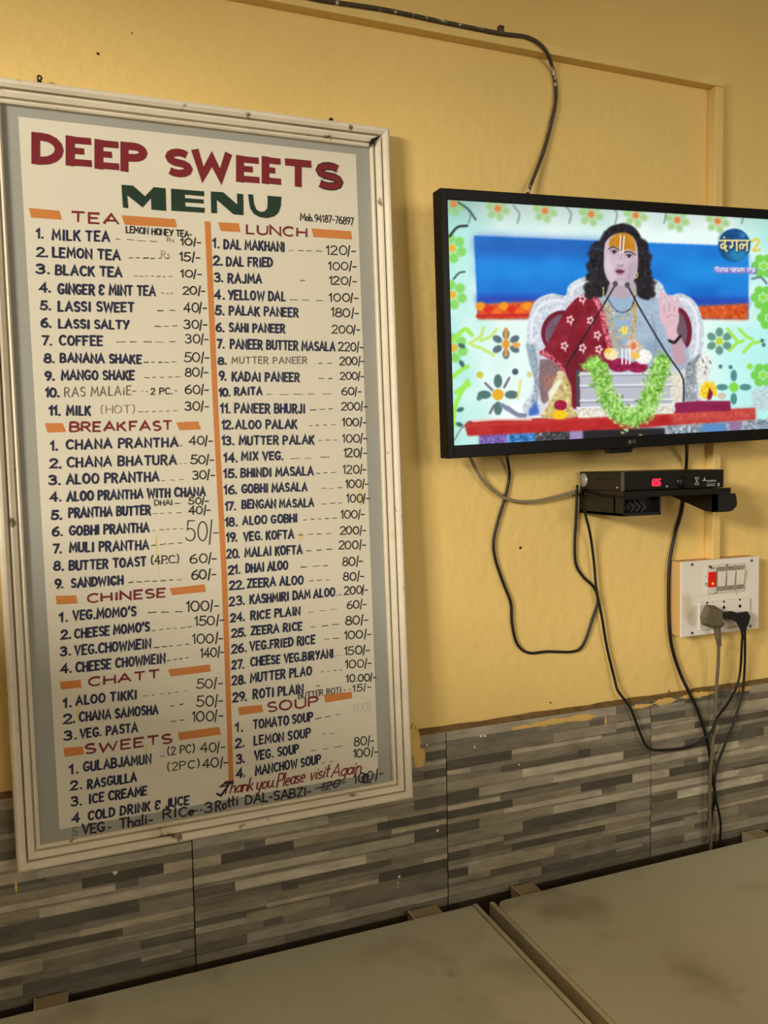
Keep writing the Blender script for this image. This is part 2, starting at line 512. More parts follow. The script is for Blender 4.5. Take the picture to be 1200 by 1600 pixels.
G = {
    'A': (.72, [[(0, 0), (.36, 1), (.72, 0)], [(.13, .35), (.6, .35)]]),
    'B': (.58, [[(0, 0), (0, 1)], [(0, 1)] + ar(.26, .76, .26, .24, 90, -90) + [(0, .52)], [(0, .52)] + ar(.26, .26, .32, .26, 90, -90) + [(0, 0)]]),
    'C': (.62, [ar(.36, .5, .36, .5, 48, 312, 10)]),
    'D': (.62, [[(0, 0), (0, 1)], [(0, 1)] + ar(.16, .5, .46, .5, 90, -90, 8) + [(0, 0)]]),
    'E': (.5, [[(.5, 1), (0, 1), (0, 0), (.5, 0)], [(0, .52), (.42, .52)]]),
    'F': (.5, [[(.5, 1), (0, 1), (0, 0)], [(0, .52), (.4, .52)]]),
    'G': (.66, [ar(.36, .5, .36, .5, 48, 320, 10) + [(.64, .42), (.4, .42)]]),
    'H': (.58, [[(0, 0), (0, 1)], [(.58, 0), (.58, 1)], [(0, .5), (.58, .5)]]),
    'I': (.14, [[(.07, 0), (.07, 1)]]),
    'J': (.42, [[(.42, 1), (.42, .25)] + ar(.21, .22, .21, .24, 0, -165, 6)]),
    'K': (.56, [[(0, 0), (0, 1)], [(.52, 1), (.02, .42)], [(.18, .58), (.58, -.06)]]),
    'L': (.46, [[(0, 1), (0, 0), (.46, 0)]]),
    'M': (.78, [[(0, 0), (.07, 1), (.39, .3), (.71, 1), (.78, 0)]]),
    'N': (.6, [[(0, 0), (0, 1), (.6, 0), (.6, 1)]]),
    'O': (.68, [ar(.34, .5, .34, .5, 90, 450, 14)]),
    'P': (.54, [[(0, 0), (0, 1)], [(0, 1)] + ar(.26, .74, .28, .26, 90, -90) + [(0, .48)]]),
    'R': (.58, [[(0, 0), (0, 1)], [(0, 1)] + ar(.26, .75, .26, .25, 90, -90) + [(0, .5)], [(.24, .5), (.58, -.1)]]),
    'S': (.5, [ar(.26, .75, .24, .25, 35, 270, 8) + ar(.25, .25, .26, .25, 90, -145, 8)[1:]]),
    'T': (.6, [[(0, 1), (.6, 1)], [(.3, 1), (.3, 0)]]),
    'U': (.58, [[(0, 1), (0, .3)] + ar(.29, .29, .29, .29, 180, 360, 7) + [(.58, 1)]]),
    'V': (.64, [[(0, 1), (.32, 0), (.64, 1)]]),
    'W': (.92, [[(0, 1), (.2, 0), (.46, .8), (.72, 0), (.92, 1)]]),
    'X': (.6, [[(0, 0), (.6, 1)], [(0, 1), (.6, 0)]]),
    'Y': (.6, [[(0, 1), (.3, .48)], [(.6, 1), (.22, 0)]]),
    'Z': (.55, [[(0, 1), (.55, 1), (0, 0), (.55, 0)]]),
    '0': (.56, [ar(.28, .5, .28, .5, 90, 450, 14)]),
    '1': (.2, [[(0, .78), (.16, 1), (.16, 0)]]),
    '2': (.5, [ar(.24, .74, .24, .26, 165, -30, 8) + [(0, 0), (.5, 0)]]),
    '3': (.5, [ar(.22, .76, .23, .24, 145, -90, 8) + ar(.22, .26, .27, .27, 90, -150, 8)]),
    '4': (.54, [[(.38, 0), (.38, 1), (0, .32), (.54, .32)]]),
    '5': (.5, [[(.46, 1), (.08, 1), (.04, .54)] + ar(.2, .31, .29, .31, 110, -150, 9)]),
    '6': (.5, [[(.4, 1)] + ar(.3, .38, .3, .5, 110, 180, 5) + ar(.25, .28, .25, .28, 180, 530, 12)]),
    '7': (.5, [[(0, 1), (.48, 1), (.15, 0)]]),
    '8': (.5, [ar(.25, .76, .2, .24, -90, 270, 12), ar(.25, .26, .25, .27, 90, 450, 12)]),
    '9': (.5, [ar(.25, .72, .25, .28, 0, 360, 12) + [(.46, .4), (.2, 0)]]),
    '.': (.1, [[(.03, .02), (.06, .05)]]),
    ',': (.1, [[(.05, .05), (0, -.12)]]),
    '-': (.3, [[(0, .42), (.3, .42)]]),
    '/': (.14, [[(0, -.16), (.14, 1.1)]]),
    "'": (.1, [[(.08, 1.05), (.02, .75)]]),
    '&': (.6, [ar(.26, .74, .22, .24, 60, 270, 7), ar(.26, .25, .26, .26, 90, 330, 8), [(.5, .95), (.56, .72)]]),
    '(': (.22, [ar(.3, .5, .3, .68, 120, 240, 7)]),
    ')': (.22, [ar(-.08, .5, .3, .68, 60, -60, 7)]),
    'a': (.44, [ar(.22, .27, .22, .27, 40, 400, 10), [(.44, .55), (.44, .08), (.52, 0)]]),
    'b': (.44, [[(0, 1), (0, 0)], ar(.2, .27, .22, .27, 150, -150, 8)]),
    'c': (.4, [ar(.24, .27, .24, .27, 50, 310, 8)]),
    'e': (.44, [[(.03, .28), (.42, .3)] + ar(.22, .27, .22, .28, 10, 310, 9)]),
    'g': (.44, [ar(.22, .27, .22, .27, 40, 400, 10), [(.44, .55), (.42, -.2)] + ar(.2, -.22, .22, .2, 0, -160, 6)]),
    'h': (.42, [[(0, 1), (0, 0)], [(0, .35)] + ar(.2, .36, .2, .19, 160, 0, 5) + [(.4, .05), (.48, 0)]]),
    'i': (.12, [[(.05, .52), (.05, .05), (.12, 0)], [(.06, .76), (.08, .8)]]),
    'k': (.42, [[(0, 1), (0, 0)], [(.36, .55), (.02, .22)], [(.14, .32), (.42, 0)]]),
    'l': (.1, [[(.04, 1), (.04, .05), (.1, 0)]]),
    'n': (.42, [[(0, .55), (0, 0)], [(0, .35)] + ar(.2, .36, .2, .19, 160, 0, 5) + [(.4, .05), (.48, 0)]]),
    'o': (.44, [ar(.22, .27, .22, .27, 90, 450, 10)]),
    's': (.36, [ar(.18, .41, .16, .14, 40, 270, 6) + ar(.17, .14, .18, .14, 90, -145, 6)[1:]]),
    't': (.3, [[(.12, .95), (.12, .08), (.26, 0)], [(-.04, .6), (.3, .62)]]),
    'u': (.42, [[(0, .55), (0, .2)] + ar(.2, .2, .2, .2, 180, 350, 5) + [(.42, .55), (.42, .05), (.5, 0)]]),
    'v': (.4, [[(0, .55), (.18, 0), (.4, .55)]]),
    'y': (.42, [[(0, .55), (.04, .2)] + ar(.2, .2, .18, .2, 190, 340, 5), [(.42, .55), (.36, -.25), (.1, -.38)]]),
}


RK = [0]


def ribbon(mb, pts, w, y, mi=0, taper=(1.08, 0.9), cap=True, ext=0.0):
    """flat brush stroke on the plane y, built with mitred joints"""
    RK[0] = (RK[0] + 1) % 24
    y = y - RK[0] * 8e-6
    P = [np.array(p, float) for p in pts]
    Q = [P[0]]
    for p in P[1:]:
        if np.linalg.norm(p - Q[-1]) > 1e-6:
            Q.append(p)
    P = Q
    if len(P) < 2:
        return
    if ext:
        d = P[0] - P[1]
        P[0] = P[0] + d / np.linalg.norm(d) * ext
        d = P[-1] - P[-2]
        P[-1] = P[-1] + d / np.linalg.norm(d) * ext
    n = len(P)
    vs = []
    for i in range(n):
        a = P[i] - P[i - 1] if i else P[1] - P[0]
        b = P[i + 1] - P[i] if i < n - 1 else P[i] - P[i - 1]
        a = a / np.linalg.norm(a)
        b = b / np.linalg.norm(b)
        na, nb = np.array([-a[1], a[0]]), np.array([-b[1], b[0]])
        m = na + nb
        L = np.linalg.norm(m)
        m = na if L < 0.35 else m / L
        k = 1.0 / max(0.45, float(np.dot(m, na)))
        hw = w / 2 * (taper[0] + (taper[1] - taper[0]) * i / (n - 1)) * k
        vs += [P[i] + m * hw, P[i] - m * hw]
    fs = [(2 * i, 2 * i + 1, 2 * i + 3, 2 * i + 2) for i in range(n - 1)]
    mb.add([(p[0], y, p[1]) for p in vs], fs, mi)
    if cap:
        for e in (0, n - 1):
            r = w / 2 * (taper[0] if e == 0 else taper[1])
            mb.flat([(P[e][0] + r * math.cos(k * math.pi / 4), P[e][1] + r * math.sin(k * math.pi / 4)) for k in range(8)], y - (2 + e % 2) * 2e-6, mi)


def letter_line(mb, text, p0, p1, up, wt, y, mi=0, jitter=0.03, slant=0.0, gap=0.2, cap=True, taper=(1.08, .9), rng=random):
    """text from p0 to p1 (local x, z); up = cap-height vector"""
    p0, p1, up = np.array(p0), np.array(p1), np.array(up)
    pos, x = [], 0.0
    for ch in text:
        if ch == ' ':
            x += 0.46
            continue
        w = G[ch][0]
        pos.append((ch, x))
        x += w + gap
    total = x - gap
    dx = (p1 - p0) / max(total, 1e-6)
    for ch, x in pos:
        jx, jy, js = rng.uniform(-1, 1) * jitter, rng.uniform(-1, 1) * jitter, 1 + rng.uniform(-1, 1) * jitter
        jr = rng.uniform(-1, 1) * jitter * 0.8
        for st in G[ch][1]:
            q = [p0 + dx * (x + jx + gx * js + (slant + jr) * gy * 0.5) + up * (jy + gy * js) for gx, gy in st]
            ribbon(mb, q, wt * rng.uniform(0.92, 1.08), y, mi, taper, cap)


# ------------------------------------------------------------------ the menu board
SO = np.array([-0.0437, -0.045, 1.0005])
SR = axes(0.00878, -0.0279, 0.0)
_c = [on_plane(px, py, SO, SR) for px, py in ((2, 165), (577, 231), (612, 1217), (62, 1320))]
SX0, SX1 = (_c[0][0] + _c[3][0]) / 2, (_c[1][0] + _c[2][0]) / 2
SZ0, SZ1 = (_c[2][1] + _c[3][1]) / 2, (_c[0][1] + _c[1][1]) / 2
sign = thing('menu_board', 'large hand-lettered menu board in a worn white moulded frame on the yellow wall', 'menu board', SO, SR)


def sp(px, py):
    return on_plane(px, py, SO, SR)


MB().box(SX0 - 0.012, SX1 + 0.012, 0.0, 0.008, SZ0 - 0.012, SZ1 + 0.012).build('backing_board', M_board, sign)
pq = [sp(28.5, 182.5), sp(556, 241.5), sp(591, 1207), sp(93, 1296)]
MB().prism(pq, -0.0004, -0.0001).build('painted_panel', M_panel, sign)
PROF = [(0, 0.0), (0, .0065), (.0022, .0085), (.0048, .0078), (.0058, .0020), (.0070, .0020), (.0080, .0086), (.0130, .0118), (.0160, .0125),
        (.0170, .0040), (.0182, .0040), (.0190, .0138), (.0235, .0172), (.0270, .0178), (.0300, .0160), (.0318, .0110), (.0322, .004), (.0322, -.012), (0, -.012)]
cor = [(SX0, SZ0, -1, -1), (SX1, SZ0, 1, -1), (SX1, SZ1, 1, 1), (SX0, SZ1, -1, 1)]
for k in range(4):
    a, b = cor[k], cor[(k + 1) % 4]
    g = 0.0003
    vs = []
    for s in (0, 1, 2, 3, 4, 5):
        t = s / 5
        for w, h in PROF:
            x = a[0] + a[2] * w + t * (b[0] + b[2] * w - a[0] - a[2] * w)
            zz = a[1] + a[3] * w + t * (b[1] + b[3] * w - a[1] - a[3] * w)
            wob = random.uniform(-1, 1) * 0.0003 if 0 < s < 5 else 0
            vs.append((x, -h + wob, zz))
    n = len(PROF)
    fs = []
    for s in range(5):
        for i in range(n):
            fs.append((s * n + i, s * n + (i + 1) % n, (s + 1) * n + (i + 1) % n, (s + 1) * n + i))
    fs += [tuple(range(n - 1, -1, -1)), tuple(range(5 * n, 6 * n))]
    MB().add(vs, fs).build('frame_rail', M_frame, sign)
# corner gaps and chips
p = sp(577, 229)
MB().prism([(p[0] - .004, p[1] - .004), (p[0] + .003, p[1] + .001), (p[0] + .014, p[1] + .012), (p[0] + .012, p[1] + .013), (p[0] - .001, p[1] + .007)],
           -0.0135, -0.004).build('corner_gap', M_hole, sign)


def bar(*pts):
    MB().flat([sp(*q) for q in pts], -0.0006).build('heading_bar', M_orange, sign)


for q in (((45, 325), (93, 329.5), (96.6, 343.6), (48.6, 340)), ((189.6, 336.4), (273.6, 342.4), (276.6, 355.6), (195, 351.4)),
          ((340.5, 347.4), (373, 349), (376, 363), (345, 361)), ((486.6, 357), (548.4, 361.5), (550, 374.4), (489.6, 370.5)),
          ((70, 661.3), (97.7, 661), (103.4, 675), (74, 676)), ((275, 660), (309.4, 658.5), (314, 671), (280.5, 672.4)),
          ((87, 931), (119, 930), (121.5, 943), (88.5, 944.4)), ((264.6, 919), (319.5, 913), (321.6, 924.6), (269, 930)),
          ((93.6, 1065), (126, 1062), (127.5, 1074), (95, 1077.6)), ((262, 1046), (328, 1038), (329.4, 1049), (267, 1057)),
          ((99, 1168.5), (129.6, 1165.8), (131.4, 1178.4), (101, 1182.6)), ((277.5, 1144.5), (342, 1135.5), (345.6, 1147.5), (280.5, 1156.5)),
          ((371.5, 1105), (409, 1101), (411.5, 1112.5), (374, 1117.6)), ((505.6, 1085.6), (549.5, 1080.5), (550.3, 1091), (508, 1097.7))):
    bar(*q)
MB().flat([sp(*q) for q in ((319.5, 346), (329, 346.5), (341, 640), (354.6, 900), (365, 1224), (357.5, 1226), (346, 900), (332.7, 640))],
          -0.0006).build('divider_stripe', M_orange, sign)

LY = -0.0009
M_stain = mat('yellow_stain', (206, 190, 124), 0.5, var=0.05, scale=30)
for k, (x, y, w_, h_) in enumerate(((245, 862, 2.6, 34), (563, 772, 4, 26), (122, 1112, 2.5, 20), (229, 1170, 2.5, 10), (470, 838, 4, 9))):
    c_ = sp(x, y)
    fan(blob(c_[0], c_[1], w_ * .00095, h_ * .00095, 0, 90 + k, 20), -0.0005, -0.0003).build('yellow_stain', M_stain, sign)
c_ = sp(178, 911)
fan(blob(c_[0], c_[1], .006, .0035, 0, 97, 14), -0.00055, -0.0003).build('dark_smudge', M_faded, sign)
px_m = (SX1 - SX0) / 562.0


def text(mb, s, x0, y0, x1, y1, h, wt, mi=0, **kw):
    a, b, c = np.array(sp(x0, y0)), np.array(sp(x1, y1)), np.array(sp(x0, y0 - h))
    letter_line(mb, s, a, b, c - a, wt * px_m, LY, mi, **kw)


def dashes(mb, x0, y0, x1, y1, n, mi=2, wt=1.3):
    for k in range(n):
        a = (k + random.uniform(0.02, 0.15)) / n
        b = (k + random.uniform(0.5, 0.8)) / n
        q = [sp(x0 + (x1 - x0) * t, y0 + (y1 - y0) * t + random.uniform(-.6, .6)) for t in (a, b)]
        ribbon(mb, q, wt * random.uniform(.7, 1.3) * px_m, LY, mi, (1, .8), False)


INKS = [M_navy, M_black, M_faded, M_red, M_ghost]
# number, x, baseline | name, x0, y0, x1, y1, h | price, x0, x1, baseline, h | dashes x0, y0, x1, y1, n
ROWS = [
    ('1.', 57, 67, 371.5, 'MILK TEA', 81, 374.5, 171, 376.8, 15, '10/-', 282, 313.5, 383, 10, (178, 373.6, 250, 378, 4)),
    ('2.', 57.5, 74, 400.4, 'LEMON TEA', 82, 401, 188, 406, 14, '15/-', 281, 311.6, 407.5, 13, (200, 403, 269, 404, 6)),
    ('3.', 57.5, 76.5, 427, 'BLACK TEA', 86.4, 428.7, 191, 432.4, 14, '10/-', 282, 314.5, 433, 11, (208, 431.5, 271.5, 432.5, 7)),
    ('4.', 62, 79, 456, 'GINGER & MINT TEA', 90, 458.5, 243, 462, 14.5, '20/-', 285.6, 319.6, 460, 12, (251.6, 458, 273.5, 459, 3)),
    ('5.', 64, 79, 484, 'LASSI SWEET', 91, 485.7, 209.7, 487, 14, '40/-', 287.6, 322, 488, 14, (243, 485.5, 282, 485.5, 2)),
    ('6.', 65, 79, 511, 'LASSI SALTY', 91, 512.3, 201.7, 513.7, 12.5, '30/-', 287.6, 323, 513.5, 13, (241, 510.3, 280, 509.6, 3)),
    ('7.', 66.6, 80, 539, 'COFFEE', 92.6, 539, 160, 540, 14, '30/-', 289.6, 325, 536, 13.5, (181, 534.5, 282, 534.5, 5)),
    ('8.', 69.4, 85, 566, 'BANANA SHAKE', 94, 565.6, 221, 567.5, 13, '50/-', 288.4, 326, 565, 14, (224, 566.3, 278, 565.5, 5)),
    ('9.', 71.4, 84, 594, 'MANGO SHAKE', 95.5, 593, 210, 593, 13.5, '80/-', 289, 324, 588, 13, (224, 590, 285, 589, 5)),
    ('10.', 72, 92, 620, 'RAS MALAiE-', 99.7, 620, 212.5, 616.6, 14, '60/-', 289.6, 325, 615.5, 13, (220, 611.5, 234, 611.5, 2)),
    ('11.', 77, 94, 648.5, 'MILK', 104, 648, 141.7, 648, 13.5, '30/-', 289.6, 325, 641, 13, (215, 643.5, 280, 642, 6)),
    ('1.', 80.4, 90, 703, 'CHANA PRANTHA', 103, 701.5, 278, 697, 13.5, '40/-', 295.5, 331.5, 695, 13, (280, 696, 289, 695.6, 1)),
    ('2.', 78.6, 95.4, 731, 'CHANA BHATURA', 104.4, 729.5, 276, 725, 14, '50/-', 298, 333.6, 725, 13, (279.6, 724.5, 294, 723.5, 2)),
    ('3.', 77.4, 94.5, 757, 'ALOO PRANTHA', 103.5, 755.8, 248.4, 751, 14, '30/-', 301, 334.5, 748.5, 13, (250.5, 751, 292, 749, 3)),
    ('4.', 78.6, 95.4, 783, 'ALOO PRANTHA WITH CHANA', 104.4, 782.5, 321, 774, 13.5, '50/-', 295.5, 325, 788, 10, (271, 786.5, 289, 785.5, 1)),
    ('5.', 81.6, 96.6, 811, 'PRANTHA BUTTER', 107, 808, 235.5, 803.5, 13.5, '40/-', 295.5, 328, 803, 12, (237, 803, 287, 800, 4)),
    ('6.', 82.5, 97.5, 837, 'GOBHI PRANTHA', 108, 836, 233.4, 830.5, 13.5, '50/-', 291.6, 342, 846, 31, (237, 829, 291, 825, 5)),
    ('7.', 83.4, 96, 864, 'MULI PRANTHA', 108, 862.5, 232.5, 858, 14, '', 0, 0, 0, 0, (235, 852.5, 290, 847, 4)),
    ('8.', 84.6, 99, 891, 'BUTTER TOAST', 108, 890.6, 228, 883.6, 13.5, '60/-', 297, 338, 880, 14, (234, 881, 280, 879, 4)),
    ('9.', 86.4, 98.4, 919, 'SANDWICH', 111, 917.6, 192, 912.5, 13, '60/-', 299.4, 336, 905, 14, (199.5, 910, 288, 905, 7)),
    ('1.', 93, 105.6, 971, "VEG.MOMO'S", 113.4, 968.4, 212.4, 961.5, 13.5, '100/-', 291, 341, 955, 15, (229.5, 957, 292, 955, 3)),
    ('2.', 96, 110, 998, "CHEESE MOMO'S", 116.4, 997, 233.4, 985.5, 13.5, '150/-', 304.5, 349.5, 977.5, 14, (236, 985, 303, 979, 6)),
    ('3.', 95.4, 110, 1024, 'VEG.CHOWMEIN', 116.4, 1023, 235.5, 1012, 14, '100/-', 301, 348, 1005.5, 14, (240, 1011.5, 300, 1006, 5)),
    ('4.', 95.4, 111, 1051.5, 'CHEESE CHOWMEIN', 118.5, 1049.4, 258, 1035, 14, '140/-', 313.5, 349.5, 1027, 14, (260, 1032, 298, 1027, 4)),
    ('1.', 99.6, 111, 1105, 'ALOO TIKKI', 118.5, 1101, 213.6, 1091, 13, '50/-', 308, 347, 1075.5, 14, (222.6, 1087.5, 298, 1079, 6)),
    ('2.', 99.6, 117.6, 1130, 'CHANA SAMOSHA', 124, 1126.5, 247.5, 1114.5, 13.5, '50/-', 308, 348, 1104, 16, (265.5, 1103.5, 292, 1099, 2)),
    ('3.', 101, 119, 1156, 'VEG. PASTA', 124.5, 1152.6, 215.4, 1142.4, 13, '100/-', 300, 348, 1127.5, 15, (265.5, 1128, 292, 1123.5, 2)),
    ('1.', 109.5, 121.5, 1209, 'GULABJAMUN', 130, 1204.8, 236.4, 1191.6, 14, '40/-', 314, 351, 1175.4, 14, (249, 1182, 261, 1181, 1)),
    ('2.', 111.6, 127.5, 1234, 'RASGULLA', 136.5, 1231.5, 213.6, 1220, 13, '40/-', 316.5, 356, 1200, 14, None),
    ('3.', 112, 127, 1259, 'ICE CREAME', 139, 1254.6, 230, 1241, 13, '', 0, 0, 0, 0, None),
    ('4', 113.4, 123.6, 1285, 'COLD DRINK & JUCE', 137.4, 1281, 295.5, 1256, 13, '', 0, 0, 0, 0, None),
    ('1.', 332, 342, 387, 'DAL MAKHANI', 349, 388.3, 444.7, 392.6, 13.5, '120/-', 510, 554.6, 397.4, 13.5, (450, 391, 506, 393, 4)),
    ('2.', 333.6, 347, 413.8, 'DAL FRIED', 353, 415, 426, 416.7, 13, '100/-', 513, 556.6, 421.5, 12, None),
    ('3.', 335, 348, 440, 'RAJMA', 356, 441.6, 409, 442.5, 13, '120/-', 514, 555.7, 444.7, 12, (468, 438.5, 478, 438.3, 1)),
    ('4.', 336, 350, 467, 'YELLOW DAL', 356, 467.7, 446, 469.6, 13.5, '100/-', 514.6, 558.6, 471, 12, (449, 468.5, 513, 470, 3)),
    ('5.', 337.6, 350, 491.7, 'PALAK PANEER', 357.7, 491.7, 466, 495, 13, '180/-', 517, 560, 494.6, 13, None),
    ('6.', 338.4, 350, 518, 'SAHI PANEER', 357.7, 518, 445.5, 519.5, 12.5, '200/-', 519, 561.7, 520.6, 12, None),
    ('7.', 340, 350, 543.6, 'PANEER BUTTER MASALA', 359, 544, 523.4, 548.4, 13.5, '220/-', 529, 566.5, 548, 13, None),
    ('8.', 340.4, 353.4, 569, 'MUTTER PANEER', 361.6, 568, 480, 567.7, 10, '200/-', 531, 568, 570, 12, (495.7, 568, 524, 567.6, 2)),
    ('9.', 342.7, 353, 593.7, 'KADAI PANEER', 362, 595, 468, 596, 13, '200/-', 531, 568, 593, 11, (495.7, 591.5, 527, 591.5, 2)),
    ('10.', 342.7, 359, 619, 'RAITA', 366, 617, 410, 616.5, 11, '60/-', 534, 564, 617, 11.5, (413.5, 616.5, 523, 615, 5)),
    ('11.', 345, 360, 645, 'PANEER BHURJI', 366, 644.7, 476.4, 645, 13.5, '200/-', 533, 573, 640.5, 12, (483, 641.5, 526, 638, 3)),
    ('12.', 347, 364, 670, 'ALOO PALAK', 367, 669.7, 463.6, 669, 12.5, '100/-', 534.8, 571.6, 665.5, 12, (480.6, 665.5, 527, 663, 4)),
    ('13.', 347, 365, 695, 'MUTTER PALAK', 373, 694.7, 491, 693, 12.5, '100/-', 535, 573, 691, 12, (495.7, 688.5, 530, 687, 3)),
    ('14.', 350, 371, 721.5, 'MIX VEG.', 377, 719, 443, 718, 12, '120/-', 537, 572, 714, 13, (450, 717, 522, 713.6, 3)),
    ('15.', 350, 370, 746, 'BHINDI MASALA', 376, 745, 489.4, 742, 12.5, '120/-', 536, 571.6, 739.7, 12.5, (493, 739.7, 527, 738, 3)),
    ('16.', 350.6, 370, 771.7, 'GOBHI MASALA', 377, 769.7, 480, 766.6, 12.5, '100/-', 540, 575, 762, 12, (501, 763.5, 538, 761.5, 3)),
    ('17.', 352, 368, 797, 'BENGAN MASALA', 377.5, 794, 490, 791, 12, '100/-', 542, 576.4, 785, 12.5, (501, 788, 540, 785, 3)),
    ('18.', 352.6, 370, 822, 'ALOO GOBHI', 378.6, 819.6, 464.5, 815, 12, '100/-', 532.5, 569, 810, 12, (473, 812, 530, 808.6, 5)),
    ('19.', 354.6, 370, 846, 'VEG. KOFTA', 380, 844.6, 459, 840.6, 12.5, '200/-', 531, 571, 835, 12, (465, 836, 523, 832.7, 4)),
    ('20.', 355, 374, 872, 'MALAI KOFTA', 382, 869.5, 472.4, 864.7, 13, '200/-', 529, 570.7, 858, 12.5, (476.7, 861, 524, 857.6, 3)),
    ('21.', 357, 375, 897, 'DHAI ALOO', 383.7, 894, 450, 889, 12.5, '80/-', 534.8, 566, 884, 13, (468.7, 886.5, 521, 883, 3)),
    ('22.', 358.8, 381, 921, 'ZEERA ALOO', 385.7, 918, 473.8, 912, 12.5, '80/-', 536, 568, 907, 12.5, (482, 907.5, 520, 905.5, 3)),
    ('23.', 358.8, 381.5, 946, 'KASHMIRI DAM ALOO', 390, 943, 523.4, 930.6, 12.5, '200/-', 538, 574, 929, 12, (524, 929.5, 535, 928.7, 2)),
    ('24.', 360.5, 381.8, 971, 'RICE PLAIN', 391, 968, 469, 960, 12, '60/-', 542, 571.6, 951, 12, (481, 957, 533, 951, 3)),
    ('25.', 362, 384, 995.5, 'ZEERA RICE', 391.7, 991.5, 472, 983.6, 12, '80/-', 539.6, 574, 976, 13, (483, 980, 535, 974, 3)),
    ('26.', 362.5, 385, 1020, 'VEG.FRIED RICE', 390, 1016, 492, 1005, 12.5, '100/-', 538, 579, 998.5, 12, (504, 999, 533, 997, 2)),
    ('27.', 363, 381, 1045, 'CHEESE VEG.BIRYANI', 390.8, 1040, 521, 1027, 12.5, '150/-', 538, 577, 1023, 12.5, (522, 1025, 536, 1024, 2)),
    ('28.', 363, 383, 1070, 'MUTTER PLAO', 390.8, 1065.7, 487, 1054, 13, '100/-', 539.6, 580, 1044, 12, (500.5, 1049.5, 538, 1046, 4)),
    ('29.', 364.5, 385, 1096, 'ROTI PLAIN', 395, 1091, 474, 1082.7, 13, '10.00/-', 541.5, 587, 1065.5, 11, (492, 1072, 506, 1071, 1)),
    ('1.', 368, 380, 1143.6, 'TOMATO SOUP', 395, 1138.5, 488.6, 1126, 13, '', 0, 0, 0, 0, (490, 1123.5, 537, 1114.5, 3)),
    ('2.', 368.7, 381.5, 1167.7, 'LEMON SOUP', 396.5, 1163.5, 485, 1151, 13, '', 0, 0, 0, 0, (501, 1147, 527, 1145, 2)),
    ('3.', 369.6, 382, 1192.6, 'VEG. SOUP', 397, 1187, 466.8, 1176, 13, '80/-', 553, 584, 1165, 13, (483.5, 1173.5, 540, 1165, 3)),
    ('4.', 369.6, 383, 1215, 'MANCHOW SOUP', 398.5, 1211, 501, 1192, 13, '100/-', 552, 589, 1183.5, 12.5, (501, 1192, 527, 1188, 2)),
]
for r in ROWS:
    no, nx0, nx1, ny, nm, x0, y0, x1, y1, h, pr, p0, p1, py, ph, da = r
    slope = (y1 - y0) / (x1 - x0)
    mb = MB()
    text(mb, no, nx0, ny, nx1, ny + slope * (nx1 - nx0), min(h, 13), 3.2, 0)
    mb.build('item_number', INKS, sign)
    mb = MB()
    thin = nm in ('RAS MALAiE-', 'MUTTER PANEER')
    text(mb, nm, x0 + 1, y0, x1 - 1, y1, h, 1.7 if thin else 3.15, 2 if thin else 0, gap=0.30)
    mb.build('item_name', INKS, sign)
    if pr:
        mb = MB()
        text(mb, pr, p0, py, p1, py + slope * 0.55 * (p1 - p0), ph, 2.0 if ph < 20 else 1.7, 1, gap=0.14, taper=(1, 1))
        mb.build('item_price', INKS, sign)
    mb = MB()
    if da:
        dashes(mb, *da, 1 if random.random() < 0.5 else 2)
        mb.build('leader_dashes', INKS, sign)
    mb = MB()
    if nm == 'MILK TEA':
        text(mb, 'LEMON HONEY TEA-', 197.4, 363.4, 298.5, 371, 9.5, 1.9, 1)
        text(mb, 'Rs', 261, 377.5, 272, 378.5, 6, 0.8, 2)
    if nm == 'LEMON TEA':
        text(mb, 'Rs', 252, 402, 265, 403, 10, 0.8, 2)
    if nm == 'RAS MALAiE-':
        text(mb, '2 PC.', 235.7, 616, 268.6, 615.5, 9.5, 1.8, 1)
        dashes(mb, 272, 610, 281, 610, 1, 1)
    if no == '11.' and nm == 'MILK':
        text(mb, '(HOT)', 158, 646, 210, 645, 12, 1.0, 2)
    if 'WITH' in nm:
        text(mb, 'DHAI', 241.5, 789.7, 269, 788.8, 8, 1.5, 1)
    if nm == 'BUTTER TOAST':
        text(mb, '(4PC)', 236, 881, 279, 879, 12, 1.8, 1)
    if nm == 'GULABJAMUN':
        text(mb, '(2 PC)', 262, 1179.6, 303.6, 1174.5, 12, 1.8, 1)
    if nm == 'RASGULLA':
        text(mb, '(2PC)', 262.5, 1204, 310.5, 1198.5, 12, 1.8, 1)
    if nm == 'ROTI PLAIN':
        text(mb, 'BUTTER ROTI', 466, 1091.5, 532.5, 1081.5, 8.5, 1.5, 1)
        dashes(mb, 536, 1078.5, 550, 1077, 2, 1)
        text(mb, '15/-', 551, 1080.5, 579, 1077.5, 10, 1.7, 1)
    if nm == 'TOMATO SOUP':
        text(mb, '100/-', 552, 1113.5, 585, 1109, 13, 1.6, 4)
    if mb.v:
        mb.build('added_note', INKS, sign)
mb = MB()
text(mb, 'Mob.94187-76897', 469, 344, 552, 351.5, 11, 1.7, 1, gap=.16)
mb.build('phone_number_lettering', INKS, sign)
mb = MB()
text(mb, '5', 113.4, 1305.6, 121, 1304.5, 12, 1.4, 2)
text(mb, 'VEG', 129, 1302, 163, 1298.5, 14, 2.6, 1)
dashes(mb, 166, 1293, 181, 1291.5, 1, 1, 2.4)
text(mb, 'Thali', 187, 1295.5, 229, 1287, 16, 2.6, 1)
dashes(mb, 231, 1282.5, 245, 1280, 1, 1, 2.4)
text(mb, 'RI', 255, 1279, 275, 1275, 14, 2.6, 1)
text(mb, 'Ce', 280, 1276, 303, 1272, 14, 2.6, 1)
dashes(mb, 303, 1267, 320, 1264.5, 2, 1, 2.2)
text(mb, '3', 320, 1269, 332, 1267, 15, 2.6, 1)
text(mb, 'Rotti', 337, 1267, 371, 1257, 15, 2.6, 1)
